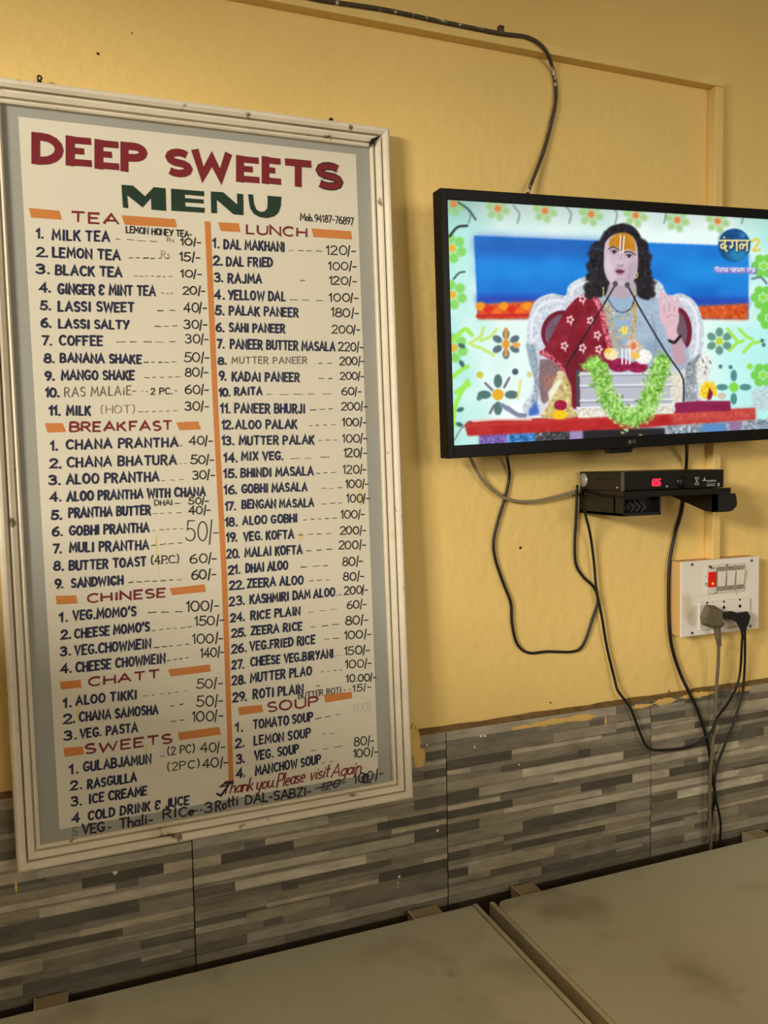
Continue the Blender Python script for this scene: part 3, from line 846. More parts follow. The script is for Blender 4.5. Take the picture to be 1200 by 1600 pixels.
text(mb, 'DAL-SABZI-', 384, 1256.5, 485, 1242, 13.5, 2.6, 1)
text(mb, '120', 500, 1236, 528, 1229, 11, 2.2, 1, slant=.5)
ribbon(mb, [sp(493, 1232), sp(530, 1223)], 1.8 * px_m, LY, 1)
dashes(mb, 533, 1223.5, 546, 1221, 1, 1, 2.2)
text(mb, '100/-', 553, 1224, 598, 1214, 14, 2.2, 1)
ribbon(mb, [sp(568, 1222), sp(566, 1215), sp(570, 1209), sp(575, 1211), sp(574, 1219), sp(568, 1223), sp(579, 1222)], 3 * px_m, LY, 1)
mb.build('thali_line_lettering', INKS, sign)
mb = MB()
for w, a, b, c, d, h in (('Thank', 347, 1241, 394, 1234.5, 19), ('you.', 400, 1233.5, 428, 1229, 19), ('Please', 432, 1230, 475, 1221, 20),
                         ('visit', 484, 1219, 513, 1213.5, 19), ('Again', 517, 1214.5, 563, 1207, 19)):
    text(mb, w, a, b, c, d, h, 2.3, 3, slant=.55, gap=.12, jitter=.015)
ribbon(mb, [sp(339, 1240), sp(345, 1243), sp(353, 1232), sp(357, 1226), sp(344, 1229), sp(352, 1223), sp(364, 1223)], 3.4 * px_m, LY, 1)
mb.build('thank_you_lettering', INKS, sign)
# section headings
for w, x0, y0, x1, y1, h in (('TEA', 112, 347, 186, 350.5, 15.5), ('LUNCH', 385, 365, 478, 370.5, 14), ('BREAK', 109, 674, 196, 673, 14),
                             ('FAST', 203, 673.5, 268, 671.5, 14), ('CHINESE', 137, 941.5, 258, 932, 13), ('CHATT', 139, 1072, 249, 1059, 13),
                             ('SWEETS', 134, 1177.5, 268, 1160, 14), ('SOUP', 418, 1112, 496, 1102.5, 14.5)):
    mb = MB()
    text(mb, w, x0, y0, x1, y1, h, 3.0, 3, gap=.2, jitter=.02, cap=False, taper=(1.15, .85))
    mb.build('heading_lettering', INKS, sign)
# title: broad flat-ended letters, each at its own measured place
TITLE = (('D', 49, 256.5, 99, 260, 50), ('E', 103, 259, 142, 262, 47), ('E', 148, 264, 185, 267, 46.5), ('P', 188, 268, 230, 271, 46.5),
         ('S', 257, 275.5, 300, 279, 45), ('W', 300, 278, 361, 284, 45), ('E', 369, 284.5, 404, 287.5, 42), ('E', 409, 287, 438, 290, 43),
         ('T', 445, 290.5, 486, 294, 43), ('S', 492, 295, 535, 299, 43))
mb = MB()
ol = MB()
for k, (ch, x0, y0, x1, y1, h) in enumerate(TITLE):
    if k == 4:
        mb.build('title_word', M_red, sign)
        mb = MB()
    w, strokes = G[ch]
    a, b, c = np.array(sp(x0, y0)), np.array(sp(x1, y1)), np.array(sp(x0, y0 - h))
    wt = 11.5 * px_m
    ux, uz = (b - a) / np.linalg.norm(b - a), (c - a) / np.linalg.norm(c - a)
    ww, hh = np.linalg.norm(b - a) - wt, np.linalg.norm(c - a) - wt
    for st in strokes:
        if ch in 'DEP' and len(st) == 4:                      # the E: stem and arms as separate flat strokes
            segs = [[(0, 0), (0, 1)], [(0, 1), (1, 1)], [(0, 0), (1.05, 0)]]
            for s in segs:
                q = [a + ux * (wt / 2 + gx * ww) + uz * (wt / 2 + gy * hh) for gx, gy in s]
                ribbon(mb, q, wt * (1.08 if s[0][0] == s[1][0] else .86), LY, 0, (1, 1), False, wt / 2)
            continue
        if ch == 'E':
            st = [(0, .52), (.42, .52)]
        q = [a + ux * (wt / 2 + gx / w * ww) + uz * (wt / 2 + gy * hh) for gx, gy in st]
        straight = len(st) == 2
        ribbon(mb, q, wt * (1.0 if not (ch == 'E') else .8), LY, 0, (1, 1), False, wt / 2 if (straight and ch != 'E') or ch in 'W' else 0)
        if k == 9:
            for side in (1, -1):
                e = []
                for i in range(len(q)):
                    d = q[min(i + 1, len(q) - 1)] - q[max(i - 1, 0)]
                    d /= np.linalg.norm(d)
                    e.append(q[i] + np.array([-d[1], d[0]]) * side * wt / 2)
                ribbon(ol, e, 1.6 * px_m, LY - 0.0001, 0, (1, 1), True)
mb.build('title_word', M_red, sign)
ol.build('title_letter_outline', M_black, sign)


def c1(x, y):
    return sp(x * .3, 100 + y * .3)


def c2(x, y):
    return sp(300 + x * .3, 150 + y * .3)


mb = MB()
mb.flat([c1(*q) for q in ((632, 630), (692, 634), (755, 690), (800, 642), (862, 648), (865, 766), (788, 759), (786, 700), (742, 748), (662, 684), (668, 752), (640, 748))], LY)
mb.flat([c1(*q) for q in ((890, 650), (1062, 664), (1063, 690), (962, 681), (963, 699), (1060, 707), (1060, 728), (964, 721), (965, 742), (1066, 750), (1065, 776), (892, 765))], LY)
mb.flat([c2(*q) for q in ((97, 498), (162, 502), (235, 566), (233, 509), (266, 512), (268, 622), (215, 617), (128, 542), (130, 612), (99, 610))], LY)
mb.flat([c2(*q) for q in ((292, 512), (317, 514), (323, 565), (335, 592), (355, 604), (376, 602), (390, 588), (393, 560), (392, 520), (465, 526), (462, 575), (450, 608),
                          (428, 628), (392, 637), (352, 632), (322, 616), (303, 588), (296, 555))], LY)
mb.build('menu_title_lettering', M_green, sign)

# nails the board hangs from
for px, py, lab in ((62, 131, 'rusty black nail with knotted wire above the left part of the menu board'),
                    (516, 189, 'small rusty nail head above the right end of the menu board')):
    q = at(px, py, -0.014)
    mb = MB()
    mb.cyl((q[0], -0.016, q[2]), 0.0016, 0.022, 'y', 8).cyl((q[0], -0.019, q[2]), 0.0034, 0.003, 'y', 10)
    if px < 100:
        mb.tube(spline([(q[0], -.014, q[2] + .004), (q[0] + .003, -.015, q[2] + .008), (q[0] - .001, -.014, q[2] + .011), (q[0] - .002, -.014, q[2] + .006), (q[0] + .004, -.014, q[2] - .004)], 4), .0013, 6)
    o = mb.build('nail', M_nail)
    tag(o, lab, 'nail', 'nails above the menu board')

# ------------------------------------------------------------------ television
VO = np.array([0.5922, -0.085, 1.5400])
VR = axes(0.0381, 0.0451, -0.0130)
VW, VH = 0.735, 0.4255
tv = thing('television', 'black flat television on the yellow wall showing a seated speaker', 'television', VO, VR)


def tp(px, py):
    return on_plane(px, py, VO, VR)


_s = [tp(698, 311.5), tp(712, 696)]
VX0, VZ0, VZ1 = (_s[0][0] + _s[1][0]) / 2, _s[1][1], _s[0][1]
VX1 = VW - VX0
mb = MB()
D0 = 0.030
mb.box(0, VX0, 0, D0, 0, VH, .0015).box(VX1, VW, 0, D0, 0, VH, .0015)
mb.box(VX0 - .001, VX1 + .001, 0, D0, 0, VZ0, .0015).box(VX0 - .001, VX1 + .001, 0, D0, VZ1, VH, .0015)
mb.build('bezel', M_tvblack, tv)
mb = MB()
mb.box(.004, VW - .004, .012, D0 + .002, .004, VH - .004)
mb.box(.10, VW - .10, D0 + .002, .055, .03, VH - .10, .008)
mb.build('back_cover', M_tvback, tv)
MB().box(.22, VW - .22, .055, .073, .10, .30, .002).build('wall_bracket', M_steel, tv)
q = [tp(953, 700), tp(991, 698)]
MB().prism([(q[0][0], 0.0), (q[0][0] + .004, -.008), (q[1][0] - .004, -.008), (q[1][0], 0.0)], .003, .02).build('receiver_tab', M_tvblack, tv)
lg = MB()
q = tp(984, 690.5)
lg.flat([(q[0] + .0036 * math.cos(k * math.pi / 8), q[1] + .0036 * math.sin(k * math.pi / 8)) for k in range(16)], -.0004, 0)
letter_line(lg, 'LG', (q[0] + .0058, q[1] - .0022), (q[0] + .0125, q[1] - .0022), (0, .0048), .0010, -.0004, 0, jitter=0)
M_logo = mat('grey_logo', (92, 88, 84), 0.4)
lg.build('logo', M_logo, tv)

# ---- the broadcast picture, painted on a colour grid (units: 1 = 0.45 photograph pixel)
OX, OY, CWD, CHT = 40, 30, 1340, 940
img = np.zeros((CHT, CWD, 3), np.float32)
yy, xx = np.mgrid[0:CHT, 0:CWD].astype(np.float32)
xx += OX
yy += OY
rng = np.random.default_rng(5)


def blur1(a, s):
    r = max(1, int(3 * s))
    k = np.exp(-np.arange(-r, r + 1) ** 2 / (2.0 * s * s))
    k /= k.sum()
    for ax in (0, 1):
        pad = [(0, 0)] * a.ndim
        pad[ax] = (r, r)
        b = np.pad(a, pad, mode='edge')
        out = np.zeros_like(a)
        n = a.shape[ax]
        for i, w in enumerate(k):
            out += w * (b[i:i + n] if ax == 0 else b[:, i:i + n])
        a = out
    return a


def noise(cell, amp=1.0):
    g = rng.standard_normal((CHT // cell + 3, CWD // cell + 3)).astype(np.float32)
    fy, fx = (yy - OY) / cell, (xx - OX) / cell
    iy, ix = fy.astype(int), fx.astype(int)
    ty, tx = fy - iy, fx - ix
    ty, tx = ty * ty * (3 - 2 * ty), tx * tx * (3 - 2 * tx)
    return amp * ((g[iy, ix] * (1 - tx) + g[iy, ix + 1] * tx) * (1 - ty) + (g[iy + 1, ix] * (1 - tx) + g[iy + 1, ix + 1] * tx) * ty)


N4, N9, N20, N60 = noise(4), noise(9), noise(20), noise(60)


def put(mask, sl, col, tex=None):
    if tex is not None:
        n, amp = tex
        c = np.clip(np.array(col, np.float32)[None, None] + (n[sl] * amp)[..., None], 0, 255)
    else:
        c = np.array(col, np.float32)
    img[sl] = img[sl] * (1 - mask[..., None]) + c * mask[..., None]


def win(x0, y0, x1, y1, pad):
    a, b = max(0, int(y0 - OY - pad)), min(CHT, int(y1 - OY + pad) + 2)
    c, d = max(0, int(x0 - OX - pad)), min(CWD, int(x1 - OX + pad) + 2)
    return (slice(a, b), slice(c, d))


def poly(pts, col, soft=1.0, tex=None, smooth=False, alpha=1.0):
    if smooth:
        pts = [p[:2] for p in spline([np.array(q, float) for q in pts + pts[:1]], 5)]
    P = np.array(pts, np.float32)
    sl = win(P[:, 0].min(), P[:, 1].min(), P[:, 0].max(), P[:, 1].max(), 3 * soft + 2)
    X, Y = xx[sl], yy[sl]
    if X.size == 0:
        return
    m = np.zeros(X.shape, bool)
    for i in range(len(P)):
        (x0, y0), (x1, y1) = P[i - 1], P[i]
        if y0 == y1:
            continue
        m ^= ((y0 > Y) != (y1 > Y)) & (X < (x1 - x0) * (Y - y0) / (y1 - y0) + x0)
    put(blur1(m.astype(np.float32), soft) * alpha, sl, col, tex)


def ell(cx, cy, rx, ry, col, rot=0.0, soft=1.0, tex=None, alpha=1.0):
    r = max(rx, ry) + 4 * soft
    sl = win(cx - r, cy - r, cx + r, cy + r, 2)
    X, Y = xx[sl] - cx, yy[sl] - cy
    if X.size == 0:
        return
    c, s = math.cos(math.radians(rot)), math.sin(math.radians(rot))
    u, v = X * c + Y * s, -X * s + Y * c
    d = (np.sqrt((u / rx) ** 2 + (v / ry) ** 2) - 1) * min(rx, ry)
    put(np.clip(0.5 - d / (2 * soft), 0, 1) * alpha, sl, col, tex)


def line(pts, w, col, soft=0.8, tex=None, alpha=1.0, curve=False):
    if curve:
        pts = [p[:2] for p in spline([np.array(q, float) for q in pts], 6)]
    P = np.array(pts, np.float32)
    sl = win(P[:, 0].min(), P[:, 1].min(), P[:, 0].max(), P[:, 1].max(), w + 3)
    X, Y = xx[sl], yy[sl]
    if X.size == 0:
        return
    best = np.full(X.shape, 1e9, np.float32)
    for i in range(len(P) - 1):
        d = P[i + 1] - P[i]
        t = np.clip(((X - P[i, 0]) * d[0] + (Y - P[i, 1]) * d[1]) / (d @ d + 1e-6), 0, 1)
        best = np.minimum(best, np.hypot(X - P[i, 0] - t * d[0], Y - P[i, 1] - t * d[1]))
    put(np.clip(0.5 - (best - w / 2) / (2 * soft), 0, 1) * alpha, sl, col, tex)


# backdrop
edge = np.clip(np.minimum.reduce([(xx - 90) / 190, (1230 - xx) / 150, np.ones_like(xx)]), 0, 1)[..., None]
img[:] = np.array([176, 236, 226]) * (1 - edge) + np.array([232, 252, 246]) * edge
img += (N60 * 7)[..., None] * np.array([1.4, .5, .7])
topd = np.clip((yy - 70) / 120, 0, 1)[..., None]
img[:] = img * (0.80 + 0.20 * topd)
cyanr = np.clip((xx - 960) / 120, 0, 1) * np.clip((yy - 480) / 40, 0, 1)
img[:] = img * (1 - .75 * cyanr[..., None]) + np.array([182, 244, 240]) * .75 * cyanr[..., None]


def flower(cx, cy, r, pet, cen, n=6, a0=0, pw=.34, soft=2.0, alpha=.9):
    for k in range(n):
        a = math.radians(a0 + 360 * k / n)
        ell(cx + r * .72 * math.cos(a), cy + r * .72 * math.sin(a), r * .36, r * pw * .5, pet, math.degrees(a), soft, alpha=alpha)
    ell(cx, cy, r * .30, r * .30, cen, soft=soft)


LIME, DG, OR_ = (150, 226, 70), (66, 108, 104), (236, 170, 40)
for cx, cy in ((112, 92), (265, 108), (430, 116), (590, 128), (745, 132), (890, 148), (1030, 152)):
    flower(cx, cy - 8, 40, (150, 200, 110), (216, 132, 60), 6, 15, .62, 5, .75)
for x in (150, 320, 500, 660, 830, 1100):
    line([(x, 90), (x + 20, 118), (x + 14, 150)], 6, (96, 130, 128), 2.5, curve=True, alpha=.7)
for cx, cy in ((106, 238), (108, 400), (112, 585)):
    flower(cx, cy, 48, (124, 212, 70), (226, 186, 60), 6, 20, .7, 4, .8)
line([(98, 196), (125, 165), (158, 160)], 9, (54, 62, 60), 2, curve=True)
line([(112, 345), (130, 325), (150, 320)], 6, (60, 76, 72), 2, curve=True)
line([(128, 78), (165, 105), (188, 138)], 7, (74, 90, 90), 2, curve=True)
for pts in ([(110, 560), (150, 520), (175, 540)], [(105, 690), (140, 660), (160, 650)], [(108, 860), (120, 780), (160, 700)], [(120, 740), (150, 720), (165, 712)]):
    line(pts, 15, (160, 236, 84), 3, curve=True)
for cx, cy, rot in ((140, 578, 20), (135, 800, -20), (132, 852, 20), (140, 640, 60)):
    ell(cx, cy, 13, 8, DG, rot, 2)
for pts in ([(165, 570), (205, 545), (215, 515)], [(175, 575), (215, 590), (250, 610)], [(205, 560), (240, 545), (262, 520)]):
    line(pts, 10, (200, 232, 110), 3, curve=True)
flower(294, 572, 48, (76, 98, 110), (232, 172, 40), 6, 30, .5, 2)
line([(294, 520), (294, 610)], 12, (230, 150, 70), 3)
ell(330, 575, 14, 10, (240, 168, 90), 0, 3)
flower(266, 748, 66, (66, 104, 100), (236, 176, 40), 4, 0, .44, 1.6)
for a, b in (((222, 708), (246, 732)), ((305, 690), (288, 722)), ((238, 812), (252, 785)), ((300, 790), (330, 815))):
    line([a, b], 8, (120, 104, 116), 2)
for cx, cy, r, c in ((203, 679, 12, (210, 200, 60)), (326, 668, 11, (66, 90, 104)), (375, 678, 10, (220, 210, 150)), (200, 760, 9, (90, 130, 130))):
    ell(cx, cy, r, r, c, 0, 2)
line([(345, 700), (335, 760)], 8, (232, 222, 120), 3)
line([(280, 785), (305, 800), (335, 818), (360, 820)], 16, (130, 136, 160), 3, curve=True)
flower(1036, 562, 44, (92, 140, 120), (196, 214, 60), 6, 30, .6, 2.5)
flower(1086, 722, 56, (70, 130, 130), (130, 220, 70), 4, 0, .4, 2)
for pts in ([(1065, 520), (1085, 545), (1100, 565)], [(1072, 595), (1095, 570), (1120, 560)], [(1105, 520), (1130, 545), (1150, 555)], [(1120, 600), (1150, 570), (1175, 565)]):
    line(pts, 11, (166, 232, 80), 3, curve=True)
ell(1142, 650, 11, 11, (150, 226, 70), 0, 2)
for cx, cy in ((1040, 650), (1075, 652), (1185, 560), (1190, 575)):
    ell(cx, cy, 7, 7, (80, 120, 130), 0, 2)
for cx, cy in ((1190, 300), (1188, 410), (1210, 480), (1188, 680)):
    flower(cx, cy, 40, (112, 206, 60), (150, 220, 70), 6, 0, .8, 3)
line([(1150, 345), (1180, 340), (1200, 360)], 7, (90, 120, 120), 2.5, curve=True)
poly([(1150, 735), (1260, 690), (1260, 800), (1150, 800)], (196, 196, 206), 5, (N4, 20), alpha=.6)
# painted blue panel with its red and orange foot
poly([(178, 190), (600, 208), (1142, 228), (1140, 488), (192, 487)], (236, 236, 250), 4)
poly([(182, 194), (600, 212), (1138, 232), (1137, 486), (196, 484)], (18, 122, 214), 2.0, (N60, 7))
poly([(182, 192), (700, 214), (700, 270), (185, 262)], (30, 92, 178), 16, alpha=.75)
poly([(186, 285), (600, 292), (600, 345), (188, 340)], (20, 146, 232), 16, alpha=.6)
poly([(860, 280), (1138, 280), (1138, 350), (860, 350)], (16, 148, 228), 20, alpha=.7)
poly([(190, 400), (1138, 410), (1138, 440), (192, 432)], (32, 62, 176), 9, alpha=.85)
poly([(194, 434), (460, 418), (460, 484), (196, 486)], (226, 92, 34), 4, (N9, 16))
poly([(955, 440), (1136, 430), (1136, 488), (965, 484)], (214, 88, 34), 4, (N9, 14))
for k, cx in enumerate(range(206, 430, 27)):
    ell(cx, 440 + (k % 3) * 12, 17, 15, ((240, 152, 30), (222, 44, 26), (246, 110, 30))[k % 3], 0, 3)
line([(196, 474), (450, 470)], 13, (206, 40, 30), 3)
# carved silver throne
SIL = (208, 214, 224)
TEX = (N4 * .5 + N9 * .7, 15)
poly([(366, 560), (372, 480), (398, 420), (450, 396), (500, 402), (512, 368), (560, 340), (640, 330), (760, 335), (830, 356), (856, 400), (905, 396),
      (950, 424), (975, 480), (982, 560), (960, 650), (950, 780), (390, 822), (392, 720), (380, 640)], SIL, 1.6, TEX, True)
poly([(362, 570), (395, 575), (408, 660), (396, 700), (376, 640)], (150, 170, 182), 2, TEX)
line([(380, 560), (386, 490), (412, 440), (455, 420), (498, 424)], 9, (236, 240, 246), 3, curve=True)
line([(868, 412), (920, 420), (955, 470), (962, 550), (950, 620)], 10, (236, 240, 246), 3, curve=True)
line([(520, 400), (535, 372), (575, 356)], 8, (240, 242, 246), 3, curve=True)
ell(487, 530, 70, 76, (112, 20, 46), 20, 1.5)
ell(489, 534, 58, 66, (116, 88, 106), 20, 2, (N9, 6))
ell(898, 520, 42, 76, (112, 20, 46), -6, 1.5)
ell(890, 522, 34, 66, (112, 84, 100), -6, 2)
poly([(395, 660), (412, 700), (404, 770), (392, 818), (376, 818), (388, 740)], (160, 172, 190), 2, (N4, 34))
poly([(374, 800), (400, 770), (410, 815), (372, 824)], (70, 112, 196), 3)
poly([(920, 640), (975, 600), (968, 770), (912, 770)], (146, 154, 160), 3, (N4 * .5 + N9 * .6, 24))
# kurta, shawl and arms
KU = (166, 186, 206)
poly([(620, 392), (690, 372), (760, 384), (822, 412), (852, 470), (872, 540), (905, 560), (930, 606), (918, 655), (884, 658), (850, 600), (838, 700), (820, 790), (600, 790), (600, 500)],
     KU, 1.8, (N9, 7), True)
poly([(640, 388), (700, 378), (730, 390), (740, 600), (650, 600)], (150, 178, 204), 8, (N4, 6), alpha=.8)
poly([(775, 560), (838, 560), (835, 660), (790, 640)], (136, 156, 178), 8, alpha=.7)
line([(800, 470), (815, 540), (812, 600)], 5, (134, 152, 176), 3, curve=True)
line([(846, 480), (868, 560), (880, 610)], 6, (198, 212, 226), 3, curve=True)
poly([(582, 392), (545, 408), (505, 448), (470, 510), (428, 588), (416, 600), (468, 626), (500, 668), (516, 740), (520, 792), (600, 792), (640, 690), (662, 612),
      (650, 540), (632, 470), (612, 412)], (136, 20, 42), 1.5, (N20, 7), True)
poly([(500, 660), (545, 560), (575, 600), (545, 700), (545, 790), (516, 790)], (108, 14, 34), 8, alpha=.7)
line([(560, 440), (520, 540), (500, 620)], 7, (112, 14, 34), 5, curve=True, alpha=.8)
line([(600, 402), (625, 455), (642, 530), (658, 590)], 19, (196, 92, 104), 1.5, (N4, 46), curve=True)
line([(418, 602), (450, 618), (490, 660)], 18, (196, 84, 100), 1.5, (N4, 46), curve=True)
for mx, my in ((517, 487), (588, 490), (497, 578), (560, 585), (617, 590), (560, 414), (612, 540)):
    for k in range(5):
        ell(mx + 9 * math.cos(k * 1.26), my + 10 * math.sin(k * 1.26), 5, 5, (240, 206, 206), 0, 1.2)
    line([(mx, my + 8), (mx + 4, my + 20)], 4, (228, 180, 184), 1.2)
poly([(412, 625), (452, 628), (488, 668), (476, 705), (448, 760), (420, 775), (408, 700)], (136, 108, 112), 2, (N9, 5), True)
poly([(420, 690), (452, 672), (470, 690), (440, 740)], (172, 124, 110), 4, alpha=.7)
# head
poly([(648, 340), (735, 340), (742, 392), (700, 412), (650, 396)], (186, 166, 176), 2, smooth=True)
HAIR = (30, 26, 34)
poly([(702, 150), (655, 164), (622, 205), (610, 262), (598, 310), (590, 352), (580, 390), (606, 408), (640, 402), (662, 352), (738, 352), (752, 404), (790, 418), (800, 388),
      (792, 330), (784, 262), (764, 200), (738, 164)], HAIR, 2.0, (N9, 9), True)
poly([(634, 252), (642, 214), (672, 190), (716, 187), (745, 214), (753, 265), (749, 322), (733, 356), (698, 374), (660, 362), (637, 322)], (208, 186, 200), 1.6, (N20, 3), True)
poly([(642, 270), (654, 262), (664, 330), (690, 366), (664, 356), (642, 312)], (226, 208, 222), 5, alpha=.7)
poly([(720, 300), (748, 270), (744, 322), (728, 354), (708, 360)], (176, 152, 168), 6, alpha=.7)
poly([(652, 236), (656, 208), (680, 188), (714, 186), (738, 206), (744, 250), (722, 242), (700, 246), (676, 232)], (198, 132, 26), 2.0, (N9, 8), True)
line([(693, 194), (690, 254)], 4.5, (250, 244, 246), .8)
line([(705, 195), (700, 254)], 4.5, (250, 244, 246), .8)
line([(699, 198), (695, 248)], 3.5, (120, 50, 60), .8)
line([(652, 241), (668, 234), (688, 245)], 4.2, (44, 34, 40), 1.2, curve=True)
line([(706, 253), (724, 250), (744, 261)], 4.2, (44, 34, 40), 1.2, curve=True)
for ex, ey in ((670, 252), (722, 266)):
    ell(ex, ey - 2, 15, 9, (176, 150, 166), 6, 4, alpha=.7)
    ell(ex, ey, 11, 5, (214, 202, 214), 6, 1.2)
    ell(ex, ey, 6, 5.5, (40, 30, 38), 0, 1)
    line([(ex - 11, ey - 3), (ex, ey - 7), (ex + 11, ey - 1)], 3, (52, 40, 48), 1, curve=True)
line([(697, 258), (688, 286), (682, 292)], 4, (182, 158, 174), 2, curve=True)
line([(680, 295), (690, 299), (702, 297)], 4, (150, 116, 130), 1.5, curve=True)
poly([(670, 314), (684, 308), (698, 311), (710, 318), (699, 332), (682, 332)], (190, 138, 156), 1.5, smooth=True)
poly([(674, 317), (690, 313), (706, 319), (696, 325), (682, 324)], (84, 40, 54), 1.2, smooth=True)
line([(672, 308), (690, 303), (712, 311)], 2.5, (140, 112, 124), 2, curve=True, alpha=.5)
ell(655, 300, 16, 22, (222, 200, 212), 0, 8, alpha=.6)
ell(734, 312, 13, 22, (190, 164, 180), 0, 8, alpha=.6)
ell(686, 288, 9, 9, (222, 202, 214), 0, 4, alpha=.6)
line([(668, 360), (698, 372), (726, 358)], 6, (168, 144, 160), 4, curve=True, alpha=.6)
ell(690, 346, 18, 6, (192, 168, 184), 0, 4, alpha=.7)
line([(746, 318), (752, 330), (747, 342), (741, 334)], 3.5, (236, 206, 140), .8, curve=True)
line([(636, 180), (620, 250), (606, 340), (600, 395)], 5, (62, 56, 72), 3, curve=True, alpha=.6)
line([(766, 220), (780, 300), (785, 395)], 6, (66, 58, 74), 3, curve=True, alpha=.6)
for k in range(46):
    a_ = k / 45.0
    hx, hy = (604 - 22 * a_ + 7 * math.sin(k * 2.1), 230 + 170 * a_) if k % 2 else (772 + 26 * a_ + 7 * math.sin(k * 1.7), 215 + 190 * a_)
    ell(hx + rng.normal(0, 4), hy + rng.normal(0, 6), 7 + 8 * rng.random(), 9 + 8 * rng.random(), HAIR, rng.random() * 180, 5, (N9, 10))
# necklaces
for k in range(4):
    line([(634 + 5 * k, 440 - 4 * k), (650 + 7 * k, 505), (672 + 9 * k, 590)], 3.2, (190, 156, 98), .9, (N4, 26), curve=True)
    line([(748 - 4 * k, 426 + 3 * k), (746 - 4 * k, 500), (738 - 6 * k, 580)], 3.2, (196, 164, 104), .9, (N4, 26), curve=True)
line([(632, 375), (640, 430), (700, 484), (738, 430), (742, 384)], 4.5, (204, 176, 92), 1, (N4, 50), curve=True)
line([(645, 410), (672, 450), (700, 462), (728, 446), (744, 404)], 3.5, (70, 66, 72), 1, (N4, 40), curve=True)
ell(705, 524, 15, 16, (226, 196, 84), 0, 1.5, (N4, 26))
line([(668, 545), (705, 552), (745, 545)], 5, (200, 176, 130), 1.2, (N4, 26))
# raised hand
SK = (226, 186, 196)
poly([(866, 560), (898, 540), (916, 600), (918, 640), (880, 636)], (196, 160, 172), 2, smooth=True)
poly([(832, 470), (850, 448), (888, 450), (896, 486), (888, 520), (890, 548), (862, 556), (846, 514)], SK, 1.6, (N20, 4), True)
for pts, w in (([(838, 470), (832, 430), (834, 396)], 14), ([(854, 455), (852, 420), (846, 400)], 14), ([(870, 452), (872, 420), (866, 408)], 14),
               ([(886, 456), (892, 428), (888, 412)], 13), ([(846, 500), (836, 480), (834, 462)], 15)):
    line(pts, w, SK, 1.2, curve=True)
for pts in ([(845, 462), (843, 430)], [(862, 458), (862, 424)], [(879, 458), (882, 428)], [(850, 480), (872, 470), (888, 478)]):
    line(pts, 2, (176, 130, 146), 1.2)
line([(862, 560), (880, 566), (900, 544)], 10, (34, 26, 34), 1.2, curve=True)
# desk, book box, flowers, idols
poly([(200, 880), (300, 880), (300, 930), (200, 930)], (120, 96, 170), 3, (N4, 24))
poly([(300, 876), (400, 874), (400, 930), (300, 930)], (60, 122, 190), 6, (N9, 24))
poly([(395, 872), (560, 866), (560, 930), (395, 930)], (70, 70, 76), 3, (N4 * N9, 50))
poly([(560, 866), (850, 862), (850, 930), (560, 930)], (34, 28, 34), 4)
poly([(516, 870), (560, 870), (560, 930), (516, 930)], (160, 140, 190), 2)
poly([(850, 852), (1240, 830), (1240, 930), (850, 930)], (150, 164, 176), 4, (N4 * .7 + N9, 26))
poly([(975, 846), (1060, 842), (1060, 930), (975, 930)], (90, 140, 196), 5)
poly([(1070, 840), (1110, 838), (1110, 930), (1070, 930)], (150, 116, 160), 4)
poly([(150, 854), (162, 840), (540, 824), (900, 806), (1160, 794), (1162, 834), (900, 852), (730, 866), (400, 880), (160, 892)], (184, 34, 36), 2, (N20, 5))
poly([(150, 850), (540, 826), (1160, 796), (1160, 806), (540, 838), (152, 862)], (206, 66, 58), 3, alpha=.6)
poly([(860, 812), (1160, 798), (1160, 832), (880, 850)], (206, 92, 78), 8, (N9, 10), alpha=.75)
line([(115, 905), (140, 865), (180, 842), (260, 836), (360, 838)], 3, (120, 70, 60), 1.2, curve=True)
line([(180, 840), (260, 834), (380, 834)], 7, (244, 196, 190), 2)
poly([(880, 776), (960, 770), (1074, 770), (1076, 804), (884, 812)], (140, 26, 74), 1.6, (N20, 4))
poly([(536, 662), (552, 660), (552, 800), (540, 800)], (70, 72, 84), 1.5)
poly([(550, 668), (874, 666), (872, 790), (552, 794)], (188, 190, 202), 1.5)
poly([(860, 672), (912, 668), (908, 770), (870, 780)], (228, 220, 202), 3, (N4, 12))
poly([(540, 796), (876, 786), (878, 814), (546, 830)], (226, 222, 204), 1.8, (N4, 20))
for y in (676, 716, 768):
    line([(552, y), (872, y - 4)], 6, (230, 232, 240), 1.2)
    line([(552, y + 7), (872, y + 3)], 3, (142, 144, 158), 1.2)
line([(540, 794), (878, 782)], 6, (240, 240, 244), 1)
GP = [(602, 642), (628, 700), (650, 760), (690, 815), (735, 828), (778, 800), (802, 740), (820, 690), (838, 636)]
line(GP, 60, (138, 192, 84), 8, (N4 * .8 + N9 * .5, 40), curve=True)
for k in range(330):
    t = rng.random() * (len(GP) - 1)
    i = int(t)
    q = np.array(GP[i]) * (1 - t + i) + np.array(GP[i + 1]) * (t - i) + rng.normal(0, 21, 2)
    ell(q[0], q[1], 7, 3.6, ((92, 152, 52), (176, 222, 122), (124, 190, 66), (202, 236, 160))[k % 4], rng.random() * 180, 2.0, alpha=.9)
line([(570, 650), (600, 640), (640, 650)], 26, (140, 200, 86), 4, (N4, 30), curve=True)
ell(690, 645, 40, 24, (150, 18, 72), 0, 2, (N9, 10))
ell(752, 652, 34, 20, (150, 18, 72), 0, 2, (N9, 10))
ell(660, 606, 26, 22, (244, 222, 170), 0, 3, (N4, 14))
ell(648, 596, 10, 9, (246, 204, 60), 0, 2)
ell(772, 616, 30, 26, (244, 244, 236), 0, 3, (N4, 10))
ell(738, 580, 28, 26, (220, 190, 164), 0, 4, (N9, 14))
ell(738, 578, 9, 12, (226, 120, 70), 0, 2)
ell(742, 612, 18, 12, (240, 196, 90), 0, 2)
